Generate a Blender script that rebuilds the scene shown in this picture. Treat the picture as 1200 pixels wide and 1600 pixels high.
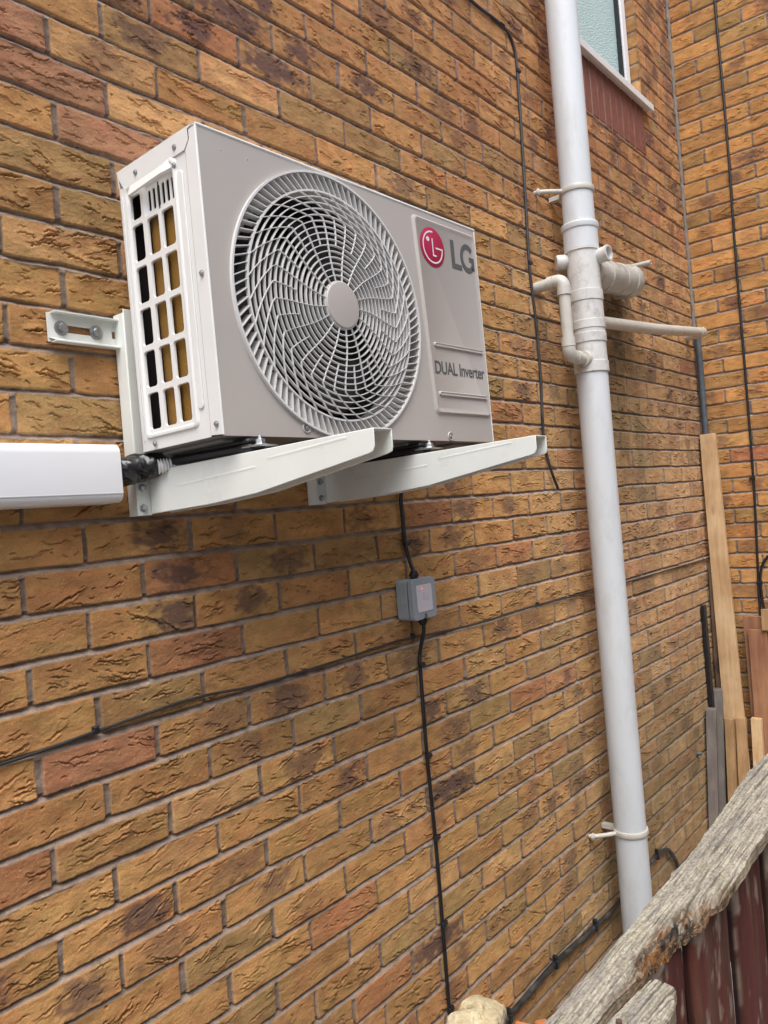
import bpy, math, random
import numpy as np
from mathutils import Vector, Matrix
random.seed(7)
rad = math.radians
for o in list(bpy.data.objects): bpy.data.objects.remove(o)
S = bpy.context.scene
COL = S.collection

# ------------------------------------------------------------ camera
cam_d = bpy.data.cameras.new("camera"); cam = bpy.data.objects.new("camera", cam_d); COL.objects.link(cam)
CAM = Vector((-0.72756570, -1.28346134, 0.0100909))
Rwc = Matrix(((0.63615686, 0.76979361, 0.05217515), (-0.7670093, 0.63829086, -0.06543331), (-0.08367306, 0.00160702, 0.99649196)))
# columns of Rwc: camera right, forward, up in world axes
right, fwd, up = Rwc.col[0], Rwc.col[1], Rwc.col[2]
M3 = Matrix((right, up, -fwd)).transposed()
cam.matrix_world = Matrix.Translation(CAM) @ M3.to_4x4()
cam_d.sensor_fit = 'HORIZONTAL'; cam_d.sensor_width = 36.0
cam_d.lens = 1229.70769 / 1200 * 36.0
cam_d.clip_start = 0.02; cam_d.clip_end = 500
S.camera = cam
S.render.resolution_x = 768; S.render.resolution_y = 1024

# ------------------------------------------------------------ light
SUN_EL, SUN_AZ = 61.0, 218.0      # degrees; azimuth measured from +x counter-clockwise
w = bpy.data.worlds.new("World"); S.world = w; w.use_nodes = True
nt = w.node_tree; nt.nodes.clear()
sky = nt.nodes.new('ShaderNodeTexSky'); sky.sky_type = 'NISHITA'; sky.sun_disc = False
sky.sun_elevation = rad(SUN_EL); sky.sun_rotation = rad(90 - SUN_AZ)
sky.air_density = 1.0; sky.dust_density = 2.5; sky.ozone_density = 0.6
hs = nt.nodes.new('ShaderNodeHueSaturation'); hs.inputs['Saturation'].default_value = 0.70
bg = nt.nodes.new('ShaderNodeBackground'); bg.inputs[1].default_value = 0.15
wo = nt.nodes.new('ShaderNodeOutputWorld')
nt.links.new(sky.outputs[0], hs.inputs['Color']); nt.links.new(hs.outputs[0], bg.inputs[0]); nt.links.new(bg.outputs[0], wo.inputs[0])
sd = bpy.data.lights.new("sun", 'SUN'); sun = bpy.data.objects.new("sun", sd); COL.objects.link(sun)
sd.energy = 0.9; sd.angle = rad(46); sd.color = (1.0, 1.0, 0.995)
dv = Vector((math.cos(rad(SUN_EL)) * math.cos(rad(SUN_AZ)), math.cos(rad(SUN_EL)) * math.sin(rad(SUN_AZ)), math.sin(rad(SUN_EL))))
sun.rotation_euler = (-dv).to_track_quat('-Z', 'Y').to_euler()
S.view_settings.view_transform = 'Standard'; S.view_settings.look = 'None'
S.view_settings.exposure = 1.30; S.view_settings.gamma = 1.0
S.render.engine = 'CYCLES'

# ------------------------------------------------------------ helpers
def tag(o, label=None, cat=None, group=None, kind=None):
    if label: o['label'] = label
    if cat: o['category'] = cat
    if group: o['group'] = group
    if kind: o['kind'] = kind
    return o

def empty(name, loc, label, cat, rot=(0, 0, 0), group=None):
    o = bpy.data.objects.new(name, None); COL.objects.link(o)
    o.location = loc; o.rotation_euler = rot; o.empty_display_size = 0.05
    return tag(o, label, cat, group)

class MB:
    def __init__(s): s.v = []; s.f = []; s.off = Vector((0, 0, 0))
    def add(s, vs, fs):
        b = len(s.v); s.v += [tuple(v) for v in vs]; s.f += [tuple(b + i for i in f) for f in fs]; return s
    def box(s, x0, x1, y0, y1, z0, z1, mat=None):
        vs = [Vector((x, y, z)) for z in (z0, z1) for y in (y0, y1) for x in (x0, x1)]
        if mat: vs = [mat @ v for v in vs]
        return s.add(vs, [(0, 2, 3, 1), (4, 5, 7, 6), (0, 1, 5, 4), (2, 6, 7, 3), (0, 4, 6, 2), (1, 3, 7, 5)])
    def prism(s, poly, axis, a0, a1):
        # poly: 2D points; extruded along axis 'x','y','z' from a0 to a1
        def P(p, a):
            return {'x': (a, p[0], p[1]), 'y': (p[0], a, p[1]), 'z': (p[0], p[1], a)}[axis]
        n = len(poly); vs = [P(p, a0) for p in poly] + [P(p, a1) for p in poly]
        fs = [tuple(range(n)), tuple(range(2 * n - 1, n - 1, -1))] + [(i, i + n, (i + 1) % n + n, (i + 1) % n) for i in range(n)]
        return s.add(vs, fs)
    def tube(s, pts, r, n=16, caps=True, closed=False):
        pts = [Vector(p) for p in pts]; m = len(pts)
        rs = r if isinstance(r, (list, tuple)) else [r] * m
        T = []
        for i in range(m):
            if closed: t = pts[(i + 1) % m] - pts[i - 1]
            else: t = pts[min(i + 1, m - 1)] - pts[max(i - 1, 0)]
            T.append(t.normalized() if t.length > 1e-9 else (T[-1] if T else Vector((0, 0, 1))))
        a = Vector((0, 0, 1)) if abs(T[0].z) < .9 else Vector((1, 0, 0))
        N = (a - T[0] * a.dot(T[0])).normalized(); vs = []
        for i in range(m):
            N = (N - T[i] * N.dot(T[i])).normalized(); Bn = T[i].cross(N)
            for k in range(n):
                t = 2 * math.pi * k / n
                vs.append(pts[i] + (N * math.cos(t) + Bn * math.sin(t)) * rs[i])
        fs = []
        for i in range(m if closed else m - 1):
            for k in range(n):
                j = (i + 1) % m
                fs.append((i * n + k, i * n + (k + 1) % n, j * n + (k + 1) % n, j * n + k))
        if caps and not closed:
            fs.append(tuple(range(n - 1, -1, -1))); fs.append(tuple((m - 1) * n + k for k in range(n)))
        return s.add(vs, fs)
    def lathe(s, base, axis, prof, n=32):
        # prof: list of (distance along axis, radius)
        axis = Vector(axis).normalized(); base = Vector(base)
        a = Vector((0, 0, 1)) if abs(axis.z) < .9 else Vector((1, 0, 0))
        N = (a - axis * a.dot(axis)).normalized(); Bn = axis.cross(N); vs = []
        for d, r in prof:
            for k in range(n):
                t = 2 * math.pi * k / n
                vs.append(base + axis * d + (N * math.cos(t) + Bn * math.sin(t)) * r)
        m = len(prof)
        fs = [(i * n + k, i * n + (k + 1) % n, (i + 1) * n + (k + 1) % n, (i + 1) * n + k) for i in range(m - 1) for k in range(n)]
        if prof[0][1] > 1e-5: fs.append(tuple(range(n - 1, -1, -1)))
        if prof[-1][1] > 1e-5: fs.append(tuple((m - 1) * n + k for k in range(n)))
        return s.add(vs, fs)
    def build(s, name, mat, parent=None, smooth=35, bevel=0, seg=2):
        me = bpy.data.meshes.new(name); me.from_pydata(s.v, [], s.f); me.validate()
        import bmesh
        bm = bmesh.new(); bm.from_mesh(me); bmesh.ops.recalc_face_normals(bm, faces=bm.faces); bm.to_mesh(me); bm.free()
        if smooth:
            me.polygons.foreach_set('use_smooth', [True] * len(me.polygons)); me.set_sharp_from_angle(angle=rad(smooth))
        o = bpy.data.objects.new(name, me); COL.objects.link(o)
        if mat: me.materials.append(mat)
        if parent: o.parent = parent
        if bevel:
            m = o.modifiers.new('bevel', 'BEVEL'); m.width = bevel; m.segments = seg; m.limit_method = 'ANGLE'; m.angle_limit = rad(40)
        return o

def rrect(x0, x1, y0, y1, r, n=5):
    pts = []
    for cx, cy, a0 in ((x1 - r, y1 - r, 0), (x0 + r, y1 - r, 90), (x0 + r, y0 + r, 180), (x1 - r, y0 + r, 270)):
        for k in range(n + 1):
            a = rad(a0 + 90 * k / n); pts.append((cx + r * math.cos(a), cy + r * math.sin(a)))
    return pts

def catmull(pts, sub=6):
    pts = [Vector(p) for p in pts]; P = [pts[0]] + pts + [pts[-1]]; out = []
    for i in range(1, len(P) - 2):
        for k in range(sub):
            t = k / sub; a, b, c, d = P[i - 1], P[i], P[i + 1], P[i + 2]
            out.append(0.5 * ((2 * b) + (c - a) * t + (2 * a - 5 * b + 4 * c - d) * t * t + (3 * b - a - 3 * c + d) * t ** 3))
    out.append(pts[-1]); return out

def bendpath(pts, r, n=8):
    # polyline with rounded corners
    pts = [Vector(p) for p in pts]; out = [pts[0]]
    for i in range(1, len(pts) - 1):
        a, b, c = pts[i - 1], pts[i], pts[i + 1]
        d1 = (a - b).normalized(); d2 = (c - b).normalized()
        p0, p2 = b + d1 * r, b + d2 * r
        for k in range(n + 1):
            t = k / n; out.append(p0 * (1 - t) ** 2 + b * 2 * t * (1 - t) + p2 * t * t)
    out.append(pts[-1]); return out

# ------------------------------------------------------------ materials
def mat(name, col, rough=0.5, metal=0.0, var=0.0, vscale=20, bump=0.0, bscale=200, stain=None, stain_scale=6, stain_amt=0.0, spec=0.5, stretch=(1, 1, 1), coat=0):
    m = bpy.data.materials.new(name); m.use_nodes = True; N = m.node_tree.nodes; L = m.node_tree.links
    b = N['Principled BSDF']; b.inputs['Roughness'].default_value = rough; b.inputs['Metallic'].default_value = metal
    b.inputs['Specular IOR Level'].default_value = spec
    if coat: b.inputs['Coat Weight'].default_value = coat; b.inputs['Coat Roughness'].default_value = .15
    tc = N.new('ShaderNodeTexCoord'); mp = N.new('ShaderNodeMapping'); mp.inputs['Scale'].default_value = stretch
    L.new(tc.outputs['Object'], mp.inputs[0])
    rgb = N.new('ShaderNodeRGB'); rgb.outputs[0].default_value = (*col, 1); cur = rgb.outputs[0]
    if var:
        n = N.new('ShaderNodeTexNoise'); n.inputs['Scale'].default_value = vscale; n.inputs['Detail'].default_value = 6; L.new(mp.outputs[0], n.inputs[0])
        mr = N.new('ShaderNodeMapRange'); mr.inputs[1].default_value = .3; mr.inputs[2].default_value = .7; mr.inputs[3].default_value = 1 - var; mr.inputs[4].default_value = 1 + var
        L.new(n.outputs[0], mr.inputs[0])
        mx = N.new('ShaderNodeVectorMath'); mx.operation = 'SCALE'; L.new(cur, mx.inputs[0]); L.new(mr.outputs[0], mx.inputs['Scale']); cur = mx.outputs[0]
        rr = N.new('ShaderNodeMapRange'); rr.inputs[1].default_value = .3; rr.inputs[2].default_value = .7; rr.inputs[3].default_value = max(0, rough - .08); rr.inputs[4].default_value = min(1, rough + .08)
        L.new(n.outputs[0], rr.inputs[0]); L.new(rr.outputs[0], b.inputs['Roughness'])
    if stain:
        n = N.new('ShaderNodeTexNoise'); n.inputs['Scale'].default_value = stain_scale; n.inputs['Detail'].default_value = 8; n.inputs['Roughness'].default_value = .7; L.new(mp.outputs[0], n.inputs[0])
        mr = N.new('ShaderNodeMapRange'); mr.inputs[1].default_value = .5; mr.inputs[2].default_value = .72; mr.inputs[3].default_value = 0; mr.inputs[4].default_value = stain_amt
        L.new(n.outputs[0], mr.inputs[0])
        mx = N.new('ShaderNodeMix'); mx.data_type = 'RGBA'; mx.inputs['B'].default_value = (*stain, 1); L.new(mr.outputs[0], mx.inputs['Factor']); L.new(cur, mx.inputs['A']); cur = mx.outputs['Result']
    L.new(cur, b.inputs['Base Color'])
    if bump:
        n = N.new('ShaderNodeTexNoise'); n.inputs['Scale'].default_value = bscale; n.inputs['Detail'].default_value = 4; L.new(mp.outputs[0], n.inputs[0])
        bp = N.new('ShaderNodeBump'); bp.inputs['Strength'].default_value = 1; bp.inputs['Distance'].default_value = bump; L.new(n.outputs[0], bp.inputs['Height']); L.new(bp.outputs[0], b.inputs['Normal'])
    return m

M = {}
M['ac_front_shaded'] = mat('ac_front_shaded', (.428, .388, .350), .42, var=.02, vscale=9, bump=.00004, bscale=1400, spec=.45)  # casing paint with the front's shade put into the colour
M['ac_side_lit'] = mat('ac_side_lit', (.73, .725, .695), .45, var=.02, vscale=9, bump=.00004, bscale=1400, spec=.4)  # same casing paint, lightened where the side faces the light
M['grille'] = mat('grille', (.63, .615, .59), .42, var=.02, vscale=12, spec=.45)
M['dark'] = mat('dark', (.012, .011, .012), .6, var=.2, vscale=30)
M['blade'] = mat('blade', (.030, .028, .028), .5, var=.06, vscale=12)
M['base_pan'] = mat('base_pan', (.16, .155, .15), .5, var=.15, vscale=18)
M['bracket'] = mat('bracket', (.72, .735, .68), .33, var=.035, vscale=14, bump=.00005, bscale=700, spec=.5)
M['zinc'] = mat('zinc', (.42, .43, .43), .36, metal=.9, var=.15, vscale=60)
M['rubber'] = mat('rubber', (.012, .012, .013), .5, var=.2, vscale=40)
M['upvc'] = mat('upvc', (.80, .80, .80), .35, var=.015, vscale=8, spec=.4)
M['soil_upvc'] = mat('soil_upvc', (.61, .63, .635), .42, var=.035, vscale=5, stain=(.40, .38, .33), stain_scale=14, stain_amt=.4, stretch=(1, 1, .35), bump=.00006, bscale=300)
M['soil_dirty'] = mat('soil_dirty', (.60, .585, .55), .5, var=.07, vscale=22, stain=(.27, .24, .18), stain_scale=20, stain_amt=.75, bump=.0002, bscale=150)
M['branch_dirty'] = mat('branch_dirty', (.46, .44, .39), .5, var=.12, vscale=24, stain=(.15, .125, .085), stain_scale=13, stain_amt=.95, bump=.0004, bscale=90)
M['waste'] = mat('waste', (.55, .525, .46), .42, var=.07, vscale=14, stain=(.28, .24, .17), stain_scale=14, stain_amt=.5)
M['black_cable'] = mat('black_cable', (.014, .014, .015), .42, var=.2, vscale=40, spec=.5)
M['grey_cable'] = mat('grey_cable', (.030, .030, .031), .5, var=.5, vscale=18)
M['old_pipe'] = mat('old_pipe', (.022, .021, .020), .55, var=.5, vscale=30, stain=(.16, .145, .12), stain_scale=26, stain_amt=.6, bump=.0006, bscale=80)
M['conduit_grey'] = mat('conduit_grey', (.085, .10, .115), .5, var=.2, vscale=30)
M['switch_grey'] = mat('switch_grey', (.30, .335, .355), .45, var=.03, vscale=20, bump=.00005, bscale=600)
M['switch_dark'] = mat('switch_dark', (.13, .15, .165), .5)
M['mastic'] = mat('mastic', (.20, .172, .142), .8, var=.18, vscale=40, bump=.0012, bscale=60)
M['white_metal'] = mat('white_metal', (.72, .72, .70), .4, var=.03, vscale=10, stain=(.42, .39, .33), stain_scale=10, stain_amt=.45)
M['red'] = mat('logo_red', (.38, .004, .055), .4)
M['logo_white'] = mat('logo_white', (.72, .70, .68), .4)
M['logo_grey'] = mat('logo_grey', (.085, .09, .092), .45)
M['hose'] = mat('hose', (.80, .78, .76), .4, var=.05, vscale=60)
M['stone'] = mat('stone', (.50, .41, .24), .9, var=.3, vscale=45, stain=(.66, .63, .53), stain_scale=35, stain_amt=.9, bump=.004, bscale=130)
M['orange_brick'] = mat('orange_brick', (.52, .17, .055), .85, var=.2, vscale=60, bump=.001, bscale=200)
M['pier_brick'] = mat('pier_brick', (.30, .12, .06), .85, var=.25, vscale=40, bump=.001, bscale=200)
M['earth'] = mat('concrete_ground', (.29, .285, .275), .95, var=.2, vscale=5, bump=.004, bscale=60)
M['tapeband'] = mat('tapeband', (.010, .010, .011), .26, var=.3, vscale=30, bump=.003, bscale=55, spec=.7, stretch=(1, .4, .4))

def coil_mat():
    m = bpy.data.materials.new('coil_fins'); m.use_nodes = True; N = m.node_tree.nodes; L = m.node_tree.links; b = N['Principled BSDF']
    tc = N.new('ShaderNodeTexCoord'); wv = N.new('ShaderNodeTexWave'); wv.bands_direction = 'Z'; wv.inputs['Scale'].default_value = 120; wv.inputs['Distortion'].default_value = 1.0
    L.new(tc.outputs['Object'], wv.inputs[0]); n = N.new('ShaderNodeTexNoise'); n.inputs['Scale'].default_value = 30; L.new(tc.outputs['Object'], n.inputs[0])
    mx = N.new('ShaderNodeMix'); mx.data_type = 'RGBA'; mx.inputs['A'].default_value = (.17, .085, .017, 1); mx.inputs['B'].default_value = (.40, .215, .048, 1)
    ad = N.new('ShaderNodeMath'); ad.operation = 'MULTIPLY'; L.new(wv.outputs['Fac'], ad.inputs[0]); L.new(n.outputs[0], ad.inputs[1]); ad2 = N.new('ShaderNodeMath'); ad2.operation = 'ADD'; ad2.inputs[1].default_value = .35; L.new(ad.outputs[0], ad2.inputs[0])
    L.new(ad2.outputs[0], mx.inputs['Factor']); L.new(mx.outputs['Result'], b.inputs['Base Color'])
    b.inputs['Metallic'].default_value = .35; b.inputs['Roughness'].default_value = .45
    bp = N.new('ShaderNodeBump'); bp.inputs['Distance'].default_value = .0003; L.new(wv.outputs['Fac'], bp.inputs['Height']); L.new(bp.outputs[0], b.inputs['Normal'])
    return m
M['coil'] = coil_mat()

def glass_mat():
    m = bpy.data.materials.new('obscure_glass'); m.use_nodes = True; N = m.node_tree.nodes; L = m.node_tree.links; b = N['Principled BSDF']
    tc = N.new('ShaderNodeTexCoord'); v = N.new('ShaderNodeTexVoronoi'); v.inputs['Scale'].default_value = 150; L.new(tc.outputs['Object'], v.inputs[0])
    n = N.new('ShaderNodeTexNoise'); n.inputs['Scale'].default_value = 160; n.inputs['Detail'].default_value = 3; L.new(tc.outputs['Object'], n.inputs[0])
    mx = N.new('ShaderNodeMix'); mx.data_type = 'RGBA'; mx.inputs['A'].default_value = (.42, .60, .60, 1); mx.inputs['B'].default_value = (.62, .80, .78, 1); L.new(n.outputs[0], mx.inputs['Factor'])
    L.new(mx.outputs['Result'], b.inputs['Base Color']); b.inputs['Roughness'].default_value = .28
    bp = N.new('ShaderNodeBump'); bp.inputs['Distance'].default_value = .004; L.new(v.outputs[0], bp.inputs['Height']); L.new(bp.outputs[0], b.inputs['Normal'])
    return m
M['glass'] = glass_mat()
def lens_mat():
    m = bpy.data.materials.new('switch_window'); m.use_nodes = True; b = m.node_tree.nodes['Principled BSDF']
    b.inputs['Base Color'].default_value = (.62, .60, .62, 1); b.inputs['Roughness'].default_value = .12; b.inputs['Coat Weight'].default_value = .5
    return m
M['lens'] = lens_mat()
def glow_mat():
    m = bpy.data.materials.new('neon'); m.use_nodes = True; b = m.node_tree.nodes['Principled BSDF']
    b.inputs['Base Color'].default_value = (.8, .1, .12, 1); b.inputs['Emission Color'].default_value = (1, .12, .16, 1); b.inputs['Emission Strength'].default_value = .45
    return m
M['neon'] = glow_mat()

def wood_mat(name, c1, c2, grain=60, rough=.75, knots=True, axis='z', bump=.0006):
    m = bpy.data.materials.new(name); m.use_nodes = True; N = m.node_tree.nodes; L = m.node_tree.links; b = N['Principled BSDF']
    tc = N.new('ShaderNodeTexCoord'); mp = N.new('ShaderNodeMapping'); sc = {'z': (1, 1, .06), 'x': (.06, 1, 1)}[axis]
    mp.inputs['Scale'].default_value = sc; L.new(tc.outputs['Object'], mp.inputs[0])
    n = N.new('ShaderNodeTexNoise'); n.inputs['Scale'].default_value = grain; n.inputs['Detail'].default_value = 7; n.inputs['Roughness'].default_value = .65; n.inputs['Distortion'].default_value = .6; L.new(mp.outputs[0], n.inputs[0])
    n2 = N.new('ShaderNodeTexNoise'); n2.inputs['Scale'].default_value = 7; n2.inputs['Detail'].default_value = 3; L.new(tc.outputs['Object'], n2.inputs[0])
    ad = N.new('ShaderNodeMath'); ad.operation = 'ADD'; L.new(n.outputs[0], ad.inputs[0]); L.new(n2.outputs[0], ad.inputs[1])
    cr = N.new('ShaderNodeMapRange'); cr.inputs[1].default_value = .75; cr.inputs[2].default_value = 1.25; L.new(ad.outputs[0], cr.inputs[0])
    mx = N.new('ShaderNodeMix'); mx.data_type = 'RGBA'; mx.inputs['A'].default_value = (*c1, 1); mx.inputs['B'].default_value = (*c2, 1); L.new(cr.outputs[0], mx.inputs['Factor']); cur = mx.outputs['Result']
    if knots:
        mk = N.new('ShaderNodeMapping'); mk.inputs['Scale'].default_value = {'z': (9, 9, 3.2), 'x': (3.2, 9, 9)}[axis]; L.new(tc.outputs['Object'], mk.inputs[0])
        v = N.new('ShaderNodeTexVoronoi'); v.inputs['Scale'].default_value = 1; L.new(mk.outputs[0], v.inputs[0])
        kr = N.new('ShaderNodeMapRange'); kr.inputs[1].default_value = .08; kr.inputs[2].default_value = .16; kr.inputs[3].default_value = .75; kr.inputs[4].default_value = 0; L.new(v.outputs['Distance'], kr.inputs[0])
        m2 = N.new('ShaderNodeMix'); m2.data_type = 'RGBA'; m2.inputs['B'].default_value = (c1[0] * .35, c1[1] * .28, c1[2] * .25, 1); L.new(kr.outputs[0], m2.inputs['Factor']); L.new(cur, m2.inputs['A']); cur = m2.outputs['Result']
    L.new(cur, b.inputs['Base Color']); b.inputs['Roughness'].default_value = rough
    bp = N.new('ShaderNodeBump'); bp.inputs['Distance'].default_value = bump; L.new(n.outputs[0], bp.inputs['Height']); L.new(bp.outputs[0], b.inputs['Normal'])
    return m
M['pine'] = wood_mat('pine', (.44, .26, .12), (.64, .44, .24))
M['pine_dull'] = wood_mat('pine_dull', (.27, .155, .065), (.43, .26, .12))
M['grey_wood'] = wood_mat('grey_wood', (.12, .100, .086), (.20, .168, .145), knots=False)
M['brown_wood'] = wood_mat('brown_wood', (.11, .065, .04), (.19, .115, .07))
M['rust_wood'] = wood_mat('rust_wood', (.24, .10, .05), (.40, .20, .10))

def attr_mat(name, rough=.9, bump=.0006, bscale=420, grit=.16, spec=.25):
    m = bpy.data.materials.new(name); m.use_nodes = True; N = m.node_tree.nodes; L = m.node_tree.links; b = N['Principled BSDF']
    b.inputs['Roughness'].default_value = rough; b.inputs['Specular IOR Level'].default_value = spec; b.inputs['Diffuse Roughness'].default_value = .6
    at = N.new('ShaderNodeAttribute'); at.attribute_name = 'Col'; tc = N.new('ShaderNodeTexCoord')
    n = N.new('ShaderNodeTexNoise'); n.inputs['Scale'].default_value = bscale; n.inputs['Detail'].default_value = 3; n.inputs['Roughness'].default_value = .7; L.new(tc.outputs['Object'], n.inputs[0])
    mr = N.new('ShaderNodeMapRange'); mr.inputs[1].default_value = .3; mr.inputs[2].default_value = .7; mr.inputs[3].default_value = 1 - grit; mr.inputs[4].default_value = 1 + grit; L.new(n.outputs[0], mr.inputs[0])
    sc = N.new('ShaderNodeVectorMath'); sc.operation = 'SCALE'; L.new(at.outputs['Color'], sc.inputs[0]); L.new(mr.outputs[0], sc.inputs['Scale'])
    # pale lime specks
    v = N.new('ShaderNodeTexVoronoi'); v.inputs['Scale'].default_value = 95; L.new(tc.outputs['Object'], v.inputs[0])
    vr = N.new('ShaderNodeMapRange'); vr.inputs[1].default_value = .10; vr.inputs[2].default_value = .16; vr.inputs[3].default_value = .55; vr.inputs[4].default_value = 0; L.new(v.outputs['Distance'], vr.inputs[0])
    sp = N.new('ShaderNodeMix'); sp.data_type = 'RGBA'; sp.inputs['B'].default_value = (.55, .42, .26, 1)
    mm = N.new('ShaderNodeMath'); mm.operation = 'MULTIPLY'; L.new(vr.outputs[0], mm.inputs[0]); L.new(at.outputs['Alpha'], mm.inputs[1])
    L.new(mm.outputs[0], sp.inputs['Factor']); L.new(sc.outputs[0], sp.inputs['A']); L.new(sp.outputs['Result'], b.inputs['Base Color'])
    bp = N.new('ShaderNodeBump'); bp.inputs['Distance'].default_value = bump; L.new(n.outputs[0], bp.inputs['Height']); L.new(bp.outputs[0], b.inputs['Normal'])
    return m
M['brick'] = attr_mat('brick', bump=.0013, bscale=520, grit=.24, spec=.12)
M['attr_wood'] = attr_mat('weathered_wood', rough=.85, bump=.0008, bscale=500, grit=.2)

# ------------------------------------------------------------ numpy noise
RNG = np.random.RandomState(11)
TAB = RNG.rand(256, 256).astype(np.float32)
def vnoise(x, y, s=0):
    xi = np.floor(x).astype(np.int64); yi = np.floor(y).astype(np.int64)
    fx = (x - xi).astype(np.float32); fy = (y - yi).astype(np.float32)
    fx = fx * fx * (3 - 2 * fx); fy = fy * fy * (3 - 2 * fy)
    xi += s * 37; yi += s * 91
    a = TAB[xi & 255, yi & 255]; b = TAB[(xi + 1) & 255, yi & 255]; c = TAB[xi & 255, (yi + 1) & 255]; d = TAB[(xi + 1) & 255, (yi + 1) & 255]
    return (a * (1 - fx) + b * fx) * (1 - fy) + (c * (1 - fx) + d * fx) * fy
def fbm(x, y, s=0, o=4):
    t = 0; a = .5; n = 0
    for k in range(o):
        t = t + a * vnoise(x * 2 ** k, y * 2 ** k, s + k); n += a; a *= .5
    return t / n
def sst(a, b, x):
    t = np.clip((x - a) / (b - a), 0, 1); return t * t * (3 - 2 * t)

def spacing(a, b, fn):
    out = [a]
    while out[-1] < b: out.append(out[-1] + fn(out[-1]))
    out[-1] = b
    return np.array(out)

# ------------------------------------------------------------ brick wall
CRS, BRK = .075, .225
ROWOFF = {0: -.004, 1: -.005, 2: -.008, 3: -.008, 4: -.004, 5: -.005, 6: -.001, 7: .008, 8: .001, 9: .008, 10: 0, 11: .008, 12: 0, 13: .005, -14: .004, -13: .003, -12: .005, -11: .002, -10: .006, -9: .002, -8: -.002, -6: -.003, -5: .004, -4: .001, -3: .003, -1: .003}
PAL = np.array([(.550, .305, .116), (.520, .283, .107), (.450, .246, .097), (.515, .266, .105), (.465, .222, .098), (.425, .257, .106), (.585, .338, .142)], np.float32)
PURP = np.array((.135, .080, .070), np.float32)
SPEC = {(5, -1): ('red', 0), (9, -1): ('blot', .68), (9, -2): ('blot', .35), (3, 0): ('reddish', .6), (2, 0): ('blot', .8), (1, 0): ('blot', .35), (-10, 0): ('pink', 0), (-11, -1): ('pink', 0),
        (-12, -1): ('pink', 0), (-14, 1): ('blot', .45), (-15, 1): ('purple', .5), (-14, 2): ('purple', .5), (-15, 2): ('blot', .4), (-15, 3): ('blot', .5), (15, 3): ('purple', .5), (10, 4): ('purple', .5), (0, 0): ('blot', .7), (7, 3): ('blot', .7), (-4, -1): ('plain', 0), (-13, 1): ('plain', 0)}

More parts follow.
